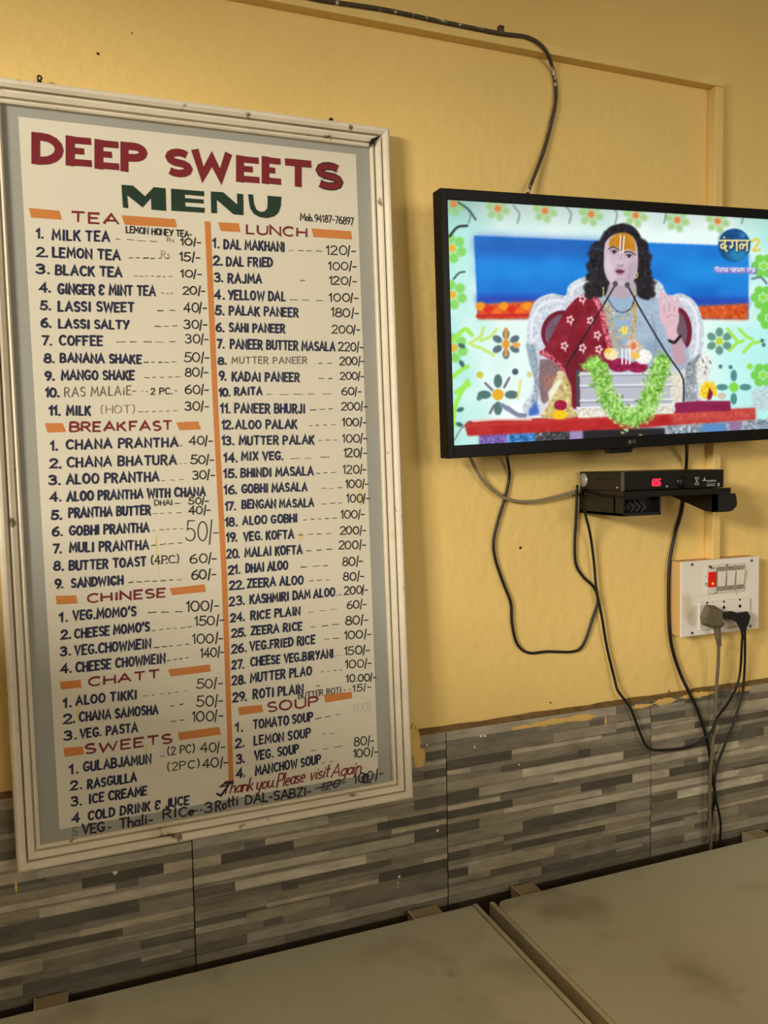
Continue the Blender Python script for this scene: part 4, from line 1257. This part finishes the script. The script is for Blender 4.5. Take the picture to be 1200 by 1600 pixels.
for x in (698, 712, 724):
    line([(x, 590), (x, 640)], 6, (250, 244, 240), 1.5)
line([(695, 580), (726, 580)], 4, (190, 160, 140), 1.5)
poly([(478, 664), (496, 672), (520, 720), (524, 790), (540, 824), (420, 828), (440, 780), (460, 700)], (206, 184, 122), 2, (N9, 24), True)
poly([(440, 740), (480, 690), (490, 700), (446, 776)], (244, 240, 214), 2.5)
ell(482, 678, 12, 14, (226, 206, 160), 0, 2)
ell(484, 785, 22, 18, (160, 14, 58), 0, 1.6, (N4, 14))
ell(480, 818, 28, 16, (248, 200, 20), 0, 2, (N4, 12))
line([(425, 720), (440, 690), (470, 680)], 6, (160, 110, 90), 2, (N4, 20), curve=True)
poly([(955, 640), (980, 600), (1006, 616), (1000, 700), (1010, 764), (960, 764)], (232, 230, 222), 3, (N4, 14))
for q in ((976, 625), (988, 648), (1002, 630), (984, 668)):
    line([q, (q[0] + 5, q[1] + 10)], 4, (96, 96, 102), 1.2)
ell(946, 726, 16, 16, (170, 178, 184), 0, 2, (N4, 24))
ell(988, 732, 18, 30, (246, 208, 40), 12, 2, (N4, 16))
ell(1016, 728, 10, 28, (246, 208, 50), -16, 2)
poly([(1002, 720), (1014, 745), (1006, 766), (992, 766)], (128, 22, 46), 2)
ell(1045, 752, 14, 12, (206, 196, 178), 0, 2)
# microphones
line([(674, 366), (620, 458), (560, 556), (500, 655)], 5, (26, 24, 34), .9, curve=True)
line([(718, 370), (770, 466), (850, 600), (902, 676), (912, 715), (911, 770)], 5.5, (26, 26, 34), .9, curve=True)
ell(674, 362, 9, 10, (78, 76, 88), 0, 1.5)
ell(716, 366, 9, 10, (78, 76, 88), 0, 1.5)
# channel badge
ell(1088, 228, 56, 58, (16, 84, 140), 0, 2, (N60, 8))
ell(1100, 262, 34, 20, (40, 150, 200), 0, 9, alpha=.7)
ell(1062, 206, 26, 24, (12, 62, 112), 0, 9, alpha=.6)
poly([(1104, 180), (1128, 192), (1116, 206)], (90, 170, 210), 4, alpha=.7)


def hindi(strokes, x, y, s, w, col, shadow=None):
    for st in strokes:
        pts = [(x + a * s, y + b * s) for a, b in st]
        if shadow:
            line([(p[0] + 2, p[1] + 2.5) for p in pts], w + 2.5, shadow, 1, curve=len(pts) > 2)
    for st in strokes:
        line([(x + a * s, y + b * s) for a, b in st], w, col, .9, curve=len(st) > 2)


DANGAL = [[(-.05, 0), (.85, -.02)], [(.42, 0), (.42, .26), (.12, .34), (.1, .62), (.36, .7), (.56, .5), (.4, .46), (.42, .7), (.62, .98)], [(.34, -.3), (.38, -.26)],
          [(.9, 0), (1.7, -.02)], [(1.1, 0), (1.12, .5), (.96, .66), (.9, .5)], [(1.52, 0), (1.52, .92)],
          [(1.78, 0), (2.66, 0)], [(2.46, 0), (2.46, .92)], [(1.86, .75), (1.8, .45), (2.0, .3), (2.12, .5), (2.06, .72), (2.18, .4), (2.46, .36)]]
hindi(DANGAL, 1039, 212, 38, 6.5, (240, 222, 150), (20, 40, 70))
line([(1152, 214), (1164, 206), (1174, 216), (1164, 232), (1154, 246), (1176, 244)], 8, (236, 206, 70), 1.6, curve=True)
poly([(1016, 300), (1166, 306), (1166, 330), (1016, 324)], (150, 130, 214), 4, alpha=.6)
KATHA = []
for k, (x, wd) in enumerate(((0, 1.0), (1.05, .8), (1.85, .8), (2.65, .7), (3.75, .8), (4.55, .5), (5.05, .8), (5.85, .8), (6.65, .7), (7.8, .9), (8.7, .8), (9.5, .4))):
    KATHA.append([(x, 0), (x + wd, 0)])
    KATHA.append([(x + wd * .78, 0), (x + wd * .78, 1.0)])
    KATHA.append([(x + wd * .7, .5), (x + wd * .3, .35), (x + wd * .12, .6), (x + wd * .35, .85)] if k % 2 else [(x + wd * .2, .1), (x + wd * .2, .5), (x + wd * .7, .6)])
KATHA.append([(.9, -.05), (.55, -.4), (.3, -.2)])
hindi(KATHA, 1020, 308, 14.2, 2.6, (250, 248, 255), (120, 90, 180))
img = blur1(img, 1.1)
img = np.clip(img + (N4 * 1.6)[..., None], 0, 255)

# the grid that carries the picture
GX, GZ = 640, 362
gx = np.linspace(VX0 - .0005, VX1 + .0005, GX)
gz = np.linspace(VZ0 - .0005, VZ1 + .0005, GZ)
lx, lz = np.meshgrid(gx, gz)
loc = np.stack([lx.ravel(), np.full(lx.size, 0.0035), lz.ravel()], 1)
onf = np.stack([lx.ravel(), np.zeros(lx.size), lz.ravel()], 1)
pp = proj(VO + onf @ VR.T)
u = np.clip((pp[:, 0] - 660) / .45 - OX, 0, CWD - 1.001)
v = np.clip((pp[:, 1] - 280) / .45 - OY, 0, CHT - 1.001)
iu, iv = u.astype(int), v.astype(int)
fu, fv = (u - iu)[:, None], (v - iv)[:, None]
iu1, iv1 = np.minimum(iu + 1, CWD - 1), np.minimum(iv + 1, CHT - 1)
colr = (img[iv, iu] * (1 - fu) + img[iv, iu1] * fu) * (1 - fv) + (img[iv1, iu] * (1 - fu) + img[iv1, iu1] * fu) * fv
c = colr / 255.0
c = np.where(c <= 0.04045, c / 12.92, ((c + 0.055) / 1.055) ** 2.4)
me = bpy.data.meshes.new('screen')
idx = np.arange(GX * GZ).reshape(GZ, GX)
quads = np.stack([idx[:-1, :-1], idx[:-1, 1:], idx[1:, 1:], idx[1:, :-1]], -1).reshape(-1, 4)
me.vertices.add(GX * GZ)
me.vertices.foreach_set('co', loc.astype(np.float32).ravel())
me.loops.add(quads.size)
me.loops.foreach_set('vertex_index', quads.astype(np.int32).ravel())
me.polygons.add(len(quads))
me.polygons.foreach_set('loop_start', np.arange(0, quads.size, 4, dtype=np.int32))
me.update(calc_edges=True)
ca = me.color_attributes.new('picture', 'FLOAT_COLOR', 'POINT')
ca.data.foreach_set('color', np.concatenate([c, np.ones((len(c), 1))], 1).astype(np.float32).ravel())
M_screen = bpy.data.materials.new('lit_screen')
M_screen.use_nodes = True
nt = M_screen.node_tree
pb = nt.nodes['Principled BSDF']
pb.inputs['Base Color'].default_value = (0.01, 0.01, 0.01, 1)
pb.inputs['Roughness'].default_value = 0.45
pb.inputs['Specular IOR Level'].default_value = 0.08
an = nt.nodes.new('ShaderNodeAttribute')
an.attribute_name = 'picture'
nt.links.new(an.outputs['Color'], pb.inputs['Emission Color'])
pb.inputs['Emission Strength'].default_value = 1.0
me.materials.append(M_screen)
scr = bpy.data.objects.new('screen', me)
COL.objects.link(scr)
scr.parent = tv
scr['label'] = 'lit screen showing a seated man with long dark hair in a red shawl'

# ------------------------------------------------------------------ set-top box on its wall stand
YF, YB = -0.134, -0.009
bx0, bx1 = at(973, 752, YF)[0], at(1131, 752, YF)[0]
bz1, bz0 = at(973, 737.5, YF)[2], at(973, 767.5, YF)[2]
stb = thing('set_top_box', 'black set-top box with red clock digits below the television', 'set-top box', ((bx0 + bx1) / 2, (YF + YB) / 2, bz0))
W = lambda mb, n, m, par=None: world_part(mb, n, m, stb if par is None else par)
W(MB().box(bx0, bx1, YF + .003, YB, bz0, bz1, .0012), 'body', M_box)
W(MB().box(bx0 + .002, bx1 - .0005, YF, YF + .004, bz0 + .0005, bz1 - .0005, .001), 'front_panel', M_gloss)
W(MB().box(bx0 - .0006, bx0 + .003, YF - .0006, YF + .004, bz0, bz1), 'panel_edge', mat('pale_edge', (78, 74, 70), .3))  # edge strip in a paler grey than the box
for k in range(7):
    y = YF + .026 + k * .0075
    W(MB().box(bx0 - .0004, bx0 + .0008, y, y + .0028, bz0 + .018, bz1 - .010), 'vent_slot', M_hole)
q = [bx0 - .0008, YB - .012, (bz0 + bz1) / 2 + .001]
W(MB().cyl((bx0 - .0012, YB - .012, q[2]), .0125, .0012, 'x', 24), 'warranty_sticker', M_sticker)
W(MB().cyl((bx0 - .0012, YF + .014, bz0 + .006), .0016, .0012, 'x', 10), 'screw', M_print)


def seg7(mb, ch, x, z, w, h, y, t):
    S = {'a': (0, h, w, h), 'b': (w, h / 2, w, h), 'c': (w, 0, w, h / 2), 'd': (0, 0, w, 0), 'e': (0, 0, 0, h / 2), 'f': (0, h / 2, 0, h), 'g': (0, h / 2, w, h / 2)}
    ON = {'0': 'abcdef', '1': 'bc', '6': 'acdefg', '3': 'abcdg'}
    for s in ON[ch]:
        a, b, c_, d = S[s]
        sl = lambda zz: 0.12 * zz
        ribbon(mb, [(x + a + sl(b), z + b), (x + c_ + sl(d), z + d)], t, y, 0, (1, 1), False)


mb = MB()
a = at(1016, 759, YF)
hpx = at(1016, 748.5, YF)[2] - a[2]
wd = (at(1032, 759, YF)[0] - a[0])
for k, ch in enumerate('1006'):
    seg7(mb, ch, a[0] + k * wd * .26, a[2], wd * .165, hpx * .95, YF - .0006, .0015)
W(mb, 'clock_digits', M_led)
mb = MB()
a = at(1065, 753, YF)
mb.cyl((a[0], YF - .0012, a[2]), .011, .0015, 'y', 24)
W(mb, 'dial', M_box)
mb = MB()
a = at(1042, 760, YF)
mb.cyl((a[0], YF - .001, a[2]), .0022, .001, 'y', 10)
W(mb, 'indicator_lens', M_sticker)
mb = MB()
a, b = at(1086, 756, YF), at(1091, 747, YF)
ribbon(mb, [(a[0], a[2]), (b[0], b[2])], .0016, YF - .0004)
ribbon(mb, [(a[0], b[2]), (b[0], a[2])], .0016, YF - .0004)
for z in (a[2] - .001, b[2] + .001):
    ribbon(mb, [(a[0] - .001, z), (b[0] + .001, z)], .0012, YF - .0004)
a = at(1104, 751.5, YF)
b = at(1117, 750.5, YF)
rr = random.Random(3)
for z, t in ((0, .0034), (-.0055, .0016), (-.0085, .0016)):
    x = a[0]
    while x < b[0]:
        w_ = rr.uniform(.0014, .0026)
        ribbon(mb, [(x, a[2] + z), (x + w_, a[2] + z)], t, YF - .0004, 0, (1, 1), False)
        x += w_ + .0008
a = at(1099, 750, YF)
mb.flat([(a[0] - .003, a[2] - .002), (a[0] + .006, a[2] - .0015), (a[0] + .004, a[2] + .002), (a[0] + .002, a[2] + .006), (a[0] + .0005, a[2] + .001)], YF - .0004)
a = at(1122.5, 757, YF)
mb.flat([(a[0] - .0022, a[2] - .003), (a[0] + .0022, a[2] - .003), (a[0] + .0022, a[2] + .003), (a[0] - .0022, a[2] + .003)], YF - .0004)
W(mb, 'printed_marks', mat('dim_white_print', (150, 148, 142), .5))

st = thing('set_top_box_stand', 'black plastic wall stand with two arms carrying the set-top box', 'stand', ((bx0 + bx1) / 2, -.05, bz0 - .04))
YS = YF - .004
sx1 = at(1147, 772, YS)[0]
zt = bz0 - .0005
zb = at(1000, 777, YS)[2]
# shelf plate with rounded front corners
pl = [(bx0 - .0012, YB), (bx0 - .0012, YS)] + [(sx1 - .012 + .012 * math.sin(t), YS + .012 - .012 * math.cos(t)) for t in np.linspace(0, math.pi / 2, 6)] + [(sx1, YB)]
n = len(pl)
mb = MB().add([(x, y, zb) for x, y in pl] + [(x, y, zt) for x, y in pl],
              [tuple(range(n - 1, -1, -1)), tuple(range(n, 2 * n))] + [(i, (i + 1) % n, n + (i + 1) % n, n + i) for i in range(n)])
world_part(mb, 'shelf_plate', M_gloss, st)
# left arm: an open-fronted trough
ax0, ax1 = bx0 - .0005, at(1033, 790, YF)[0]
az0 = at(1000, 806, YF)[2]
mb = MB()
mb.box(ax0, ax0 + .003, YF, YB, az0, zb, .001).box(ax1 - .003, ax1, YF, YB, az0, zb, .001).box(ax0, ax1, YF, YB, az0, az0 + .006, .001)
mb.box(ax0, ax1, YF + .02, YF + .024, az0, zb).box(ax0, ax1, YB - .004, YB, az0, zb)
world_part(mb, 'arm', M_box, st)
mb = MB()
for k in range(4):
    mb.tube(spline([(ax0 + .012 + k * .012, YF + .018, zb - .006), (ax0 + .02 + k * .012, YF + .010, zb - .018), (ax0 + .014 + k * .012, YF + .018, zb - .030)], 4), .0022, 6)
world_part(mb, 'cable_clip', M_tvback, st)
# right arm: side web tapering to the wall and a rounded nose
r0, r1 = at(1120, 785, YF)[0], at(1149, 785, YF)[0]
rz = at(1130, 800, YF)[2]
side = [(YB, zb - .006), (YF + .03, rz + .001), (YF + .004, rz), (YF, rz + .004), (YF, zb), (YB, zb)]
n = len(side)
mb = MB().add([(r0, y, z) for y, z in side] + [(r0 + .003, y, z) for y, z in side],
              [tuple(range(n)), tuple(range(2 * n - 1, n - 1, -1))] + [(i, n + i, n + (i + 1) % n, (i + 1) % n) for i in range(n)])
mb.prism([(r0, zb)] + [(r1 + (.004 * math.sin(t * math.pi)), zb - (zb - rz) * t) for t in (0, .25, .5, .7)] + [(r1 - .006, rz + .002), (r1 - .016, rz), (r0, rz)], YF, YF + .012)
mb.box(r0, r1 - .002, YF + .01, YB, zb - .003, zb)
world_part(mb, 'arm', M_box, st)
world_part(MB().box(ax0 + .01, ax1 - .01, YB, 0.0, az0 + .004, zb + .0005), 'wall_plate', M_tvback, st)

# ------------------------------------------------------------------ switchboard
YP = -0.036
cs = [at(1064.7, 878, YP), at(1186.5, 869, YP), at(1186.5, 982, YP), at(1064.7, 995.5, YP)]
kx0, kx1 = cs[0][0], cs[1][0]
kz1, kz0 = (cs[0][2] + cs[1][2]) / 2, (cs[2][2] + cs[3][2]) / 2
swb = thing('switchboard', 'white electrical switchboard with glowing red switch and sockets on the yellow wall', 'switchboard', ((kx0 + kx1) / 2, 0, kz0))
S_ = lambda mb, n, m, par=None: world_part(mb, n, m, swb)
S_(MB().box(kx0 + .001, kx1 - .001, YP + .004, 0.0, kz0 + .001, kz1 - .001, .001), 'wooden_box', M_wood)
S_(MB().box(kx0, kx1, YP, YP + .0042, kz0, kz1, .0012), 'cover_plate', M_switchwhite)
for px, py in ((1081, 882), (1174, 876), (1081, 989), (1172, 978)):
    a = at(px, py, YP)
    S_(MB().cyl((a[0], YP - .0014, a[2]), .0026, .0016, 'y', 10), 'screw', M_screw)


def rect(pxa, pya, pxb, pyb, Y):
    a, b = at(pxa, pya, Y), at(pxb, pyb, Y)
    return a[0], b[0], b[2], a[2]


mx0, mx1 = at(1101.5, 905, YP)[0], at(1160, 905, YP)[0]
mz0, mz1 = at(1101.5, 928, YP)[2], at(1101.5, 884, YP)[2]
S_(MB().box(mx0, mx1, YP - .005, YP, mz0, mz1, .001), 'switch_frame', M_switchgrime)
mw = (mx1 - mx0) / 4
S_(MB().box(mx0 + mw * .98, mx1 - .0012, YP - .0053, YP - .004, mz0 + .004, mz1 - .004), 'switch_recess', mat('grime', (140, 130, 112), .7, var=.5, scale=150))
for k in range(4):
    a, b = mx0 + k * mw + mw * .14, mx0 + (k + 1) * mw - mw * .10
    z0, z1 = mz0 + (mz1 - mz0) * .24, mz1 - (mz1 - mz0) * .22
    if k == 0:
        o = S_(MB().box(a, b, YP - .0075, YP - .004, z0, z1, .001), 'indicator_switch', M_redswitch)
        o['label'] = 'glowing red rocker switch'
        S_(MB().cyl(((a + b) / 2, YP - .0082, z0 + (z1 - z0) * .24), .0022, .001, 'y', 12), 'neon_lamp', M_neon)
    else:
        tlt = .0035
        vs = [(a, YP - .004, z0), (b, YP - .004, z0), (b, YP - .004, z1), (a, YP - .004, z1),
              (a, YP - .0055, z0), (b, YP - .0055, z0), (b, YP - .0055 - tlt, z1), (a, YP - .0055 - tlt, z1)]
        S_(MB().add(vs, [(3, 2, 1, 0), (4, 5, 6, 7), (0, 1, 5, 4), (1, 2, 6, 5), (2, 3, 7, 6), (3, 0, 4, 7)]), 'rocker_switch', M_switchwhite)
sx0_, sx1_ = at(1090, 960, YP)[0], at(1168, 960, YP)[0]
sz0_, sz1_ = at(1090, 984, YP)[2], at(1090, 941, YP)[2]
S_(MB().box(sx0_, sx1_, YP - .006, YP, sz0_, sz1_, .001), 'socket_plate', M_switchwhite)
for px, py, r in ((1131, 940, .0022), (1131, 949, .0034), (1156, 937, .0022), (1156, 947, .0034), (1105, 942, .0022), (1130, 975, .0026)):
    a = at(px, py, YP - .006)
    S_(MB().cyl((a[0], YP - .0064, a[2]), r, .001, 'y', 12), 'socket_hole', M_hole)


# ------------------------------------------------------------------ cords and cables
def cord(name, pts, Y, r, m, parent=None, n=8):
    P = [at(p[0], p[1], p[2] if len(p) > 2 else Y) for p in pts]
    mb = MB().tube(spline(P, 7), r, n)
    return mb, name


def k4(x, y, Y=None):
    q = (720 + x * .4, 690 + y * .4)
    return q if Y is None else q + (Y,)


# grey three-pin plug and its lead
gp = thing('grey_power_cord', 'dirty grey power cord with a large three-pin plug in the switchboard', 'power cord', tuple(at(1118, 985, -.04)))
pg = [(1102, 944.5), (1117, 946), (1129, 955), (1129.5, 980), (1113, 982), (1096, 976), (1093.5, 963)]
bk = [at(x, y, YP - .006) for x, y in pg]
mid = [at(x, y, YP - .030) for x, y in pg]
cen = np.mean(mid, 0)
fr = [cen + (np.array(q) - cen) * .72 + np.array([0, -.008, 0]) for q in mid]
cb = np.mean(bk, 0)
bk = [cb + (np.array(q) - cb) * .9 for q in bk]
n = len(pg)
fs = []
for r in range(2):
    fs += [(r * n + i, r * n + (i + 1) % n, (r + 1) * n + (i + 1) % n, (r + 1) * n + i) for i in range(n)]
fs += [tuple(range(n)), tuple(range(3 * n - 1, 2 * n - 1, -1))]
world_part(MB().add(bk + mid + fr, fs), 'plug', M_plug, gp)
mb = MB()
for k in range(9):
    a = at(1119 + k * .55, 974 + k * 4.0, YP - .024 + .0006 * k)
    b = at(1119.4 + k * .55, 977 + k * 4.0, YP - .024 + .0006 * k)
    mb.tube([a, b], .0078 - .0004 * k, 10)
mb.tube([at(1119, 974, YP - .024), at(1123.5, 1008, YP - .019)], [.0062, .0042], 10)
world_part(mb, 'strain_relief', M_plug, gp)
mb, _ = cord('', [(1123, 1004, -.042), (1122, 1040, -.034), (1119, 1080, -.03), (1117, 1125, -.031), (1113, 1170, -.0325), (1110, 1215, -.0325), (1109, 1255, -.0325), (1110, 1300, -.0325), (1112, 1360, -.033)], -.03, .0034, M_cablegrey)
world_part(mb, 'cord', mat('dirty_grey_lead', (104, 90, 66), .55, var=.2, scale=50), gp)

# black plug with the box's looping lead
bp = thing('black_power_cord', 'black cord looping from the set-top box over the tiles up to a black plug', 'power cord', tuple(at(1160, 985, -.04)))
mb = MB()
pg = [(1131.5, 956), (1142, 954.5), (1152, 957), (1168, 955), (1173, 963), (1170, 975), (1164, 985), (1157, 985), (1150, 972), (1140, 968), (1131.5, 966)]
bk = [at(x, y, YP - .006) for x, y in pg]
fr = [at(x, y, YP - .026) for x, y in pg]
cen = np.mean(fr, 0)
tp_ = [cen + (np.array(q) - cen) * .86 + np.array([0, -.004, 0]) for q in fr]
n = len(pg)
fs = []
for r in range(2):
    fs += [(r * n + i, r * n + (i + 1) % n, (r + 1) * n + (i + 1) % n, (r + 1) * n + i) for i in range(n)]
fs += [tuple(range(n)), tuple(range(3 * n - 1, 2 * n - 1, -1))]
mb.add(bk + fr + tp_, fs)
world_part(mb, 'plug', M_cable, bp)
mb = MB()
for k in range(5):
    mb.tube([at(1161.5, 980 + k * 3.2, YP - .016), at(1161.4, 982.4 + k * 3.2, YP - .016)], .0066 - .0006 * k, 10)
mb.tube([at(1162, 978, YP - .016), at(1161, 998, YP - .014)], [.005, .003], 10)
world_part(mb, 'strain_relief', M_cable, bp)
mb, _ = cord('', [k4(482, 268, -.06), k4(505, 360, -.02), k4(520, 470, -.0125), k4(530, 580, -.013), k4(550, 680, -.012), k4(570, 800, -.010), k4(600, 925, -.012), (966, 1080, -.016), (985, 1106, -.022),
                  (1000, 1145, -.026), (1014, 1169, -.027), (1040, 1172, -.027), (1080, 1166, -.027), (1108, 1147, -.040), (1122, 1120, -.038), (1140, 1095, -.03), (1152, 1070, -.025),
                  (1157, 1045, -.025), (1159, 1010, -.035), (1160, 996, -.038)], -.012, .0026, M_cable)
world_part(mb, 'cord', M_cable, bp)

# television mains lead and a second black lead dropping behind the table
mb, _ = cord('', [(1073, 690, -.05), (1073, 712, -.02), (1071, 745, -.003), (1066, 795, -.004), (1054, 838, -.006), (1046, 880, -.007), (1044.5, 935, -.008), (1046, 985, -.009), (1052, 1020, -.009), (1064, 1055, -.012),
                  (1076, 1080, -.02), (1090, 1110, -.022), (1102, 1146, -.023), (1109, 1180, -.023), (1113, 1215, -.023), (1117, 1240, -.023), (1115, 1258, -.023), (1111, 1280, -.023), (1110, 1330, -.024), (1112, 1380, -.024)],
             -.01, .0034, M_cable)
tag(mb.build('mains_cord', M_cable), 'thick black cord hanging from the television past the left of the switchboard', 'power cord')
mb, _ = cord('', [(1164, 990, -.036), (1164, 1020, -.03), (1163, 1050, -.024), (1160, 1082, -.022), (1148, 1125, -.023), (1132, 1165, -.024), (1121, 1195, -.030), (1117, 1220, -.033), (1118, 1245, -.034),
                  (1123, 1268, -.032), (1126, 1290, -.028), (1124, 1330, -.025), (1122, 1380, -.025)], -.02, .0026, M_cable)
tag(mb.build('black_lead', M_cable), 'thin black lead dropping from the black plug behind the right table', 'power cord')

# picture cable: one long loop hanging on the yellow wall
mb, _ = cord('', [(793, 702, -.05), k4(181, 60, -.02), k4(190, 130, -.006), k4(175, 210), k4(145, 310), k4(128, 390), k4(135, 460), k4(165, 550), k4(195, 630), k4(200, 710), k4(220, 790), k4(265, 825), k4(340, 820),
                  k4(440, 820), k4(480, 790), k4(515, 690), k4(535, 620), k4(520, 570), k4(480, 530), k4(450, 480), k4(445, 400), k4(450, 290, -.008), k4(455, 170, -.012)], -.005, .0026, M_cable)
tag(mb.build('video_cable', M_cable), 'thin black cable hanging in a long loop on the wall between television and set-top box', 'cable')
mb, _ = cord('', [(730, 706, -.05), (738, 722, -.02), (752, 748, -.012), (772, 768), (800, 782), (835, 783), (870, 776), (900, 767, -.014)], -.0125, .0030, M_cablegrey)
tag(mb.build('antenna_cable', M_cablegrey), 'grey coaxial cable drooping from the television corner to the set-top box', 'cable')


def k1(x, y, Y):
    return (300 + x * .75, y * .75, Y)


mb, _ = cord('', [(440, -14, -.0258), k1(270, 0, -.0258), k1(400, 20, -.0258), k1(520, 45, -.0258), k1(640, 69, -.0258), k1(700, 78, -.0258), k1(735, 103, -.0255), k1(753, 150, -.006), k1(758, 205, -.006), k1(747, 262, -.006),
                  k1(730, 322, -.008), k1(702, 395, -.020), k1(694, 425, -.05)], -.01, .0034, M_cabledirty)
tag(mb.build('roof_antenna_cable', M_cabledirty), 'brown paint-spattered cable running along the trunking and down to the television top', 'cable')
mb, _ = cord('', [(470, -14, -.0242), (520, 3, -.0242), (600, 17, -.0242), (680, 33, -.0242), (760, 47, -.0242), (776, 50, -.0242)], -.0242, .0017, M_cabledirty)
tag(mb.build('thin_wire', M_cabledirty), 'thin brown wire lying along the top of the trunking', 'wire')
a = at(778, 51, -.017)
mb = MB().box(a[0] - .005, a[0] + .005, -.0305, -.022, a[2] - .006, a[2] + .006, .001)
mb.cyl((a[0], -.033, a[2] + .003), .002, .006, 'y', 8)
tag(mb.build('cable_clip', M_screw), 'small metal clip holding the brown cable on the trunking', 'clip')

# ------------------------------------------------------------------ tables
TZ = 0.76


def make_table(name, label, x0, x1, yb, yf, tabs, rounded):
    t = thing(name, label, 'table', ((x0 + x1) / 2, (yb + yf) / 2, 0), group='tables along the wall')
    P = lambda mb, n_, m: world_part(mb, n_, m, t)
    bw, gp_ = .0085, .0016
    i0, i1, j0, j1 = x0 + bw + gp_, x1 - bw - gp_, yf + bw + gp_, yb - .002
    rr_ = rounded
    pts = [(i0, j0), (i1, j0), (i1, j1)]
    if rr_:
        pts += [(i0 + rr_ - rr_ * math.sin(q), j1 - rr_ + rr_ * math.cos(q)) for q in np.linspace(0, math.pi / 2, 6)]
    else:
        pts.append((i0, j1))
    n_ = len(pts)
    P(MB().add([(x, y, TZ - .022) for x, y in pts] + [(x, y, TZ) for x, y in pts],
               [tuple(range(n_ - 1, -1, -1)), tuple(range(n_, 2 * n_))] + [(i, (i + 1) % n_, n_ + (i + 1) % n_, n_ + i) for i in range(n_)]), 'table_top', M_laminate)
    for (a, b, c_, d) in ((x0, x0 + bw, yf, yb), (x1 - bw, x1, yf, yb), (x0 + bw, x1 - bw, yf, yf + bw)):
        P(MB().box(a, b, c_, d, TZ - .032, TZ + .0012, .0012), 'edge_band', M_band)
    P(MB().box(x0 + bw, x1 - bw, yf + bw, yb - .003, TZ - .030, TZ - .0221), 'underboard', M_steel)
    for a in (x0 + .06, x1 - .09):
        for b in (yf + .05, yb - .09):
            P(MB().box(a, a + .03, b, b + .03, 0, TZ - .03, .002), 'leg', M_steel)
    for b in (yf + .06, yb - .08):
        P(MB().box(x0 + .09, x1 - .09, b, b + .02, TZ - .075, TZ - .03), 'apron', M_steel)
    for a, b in tabs:
        P(MB().box(a, b, yb + .0005, -.0185, TZ - .012, TZ - .003, .0006), 'back_tab', M_tab)
        P(MB().box(a - .003, a, yb + .0005, -.0185, TZ - .022, TZ - .002), 'tab_bracket', M_band)
    return t


make_table('table', 'beige laminate table standing below the menu board', -.62, .654, -.050, -.69, ((-.060, -.016), (.538, .590)), 0)
make_table('table', 'beige laminate table standing below the television and switchboard', .6755, 1.95, -.056, -.70, ((.744, .785), (1.292, 1.335)), .02)

# pieces that belong to a part go one level deeper
SUB = {'neon_lamp': 'indicator_switch', 'socket_hole': 'socket_plate', 'vent_slot': 'body', 'warranty_sticker': 'body', 'clock_digits': 'front_panel',
       'dial': 'front_panel', 'printed_marks': 'front_panel', 'indicator_lens': 'front_panel', 'logo': 'bezel', 'receiver_tab': 'bezel',
       'heading_bar': 'painted_panel', 'divider_stripe': 'painted_panel', 'wall_bracket': 'back_cover'}
for root in (swb, stb, tv, sign):
    kids = [o for o in bpy.data.objects if o.parent == root]
    for o in kids:
        host = SUB.get(o.name.split('.')[0])
        if host:
            o.parent = next(q for q in kids if q.name.split('.')[0] == host)
            o.matrix_parent_inverse = Matrix.Identity(4)
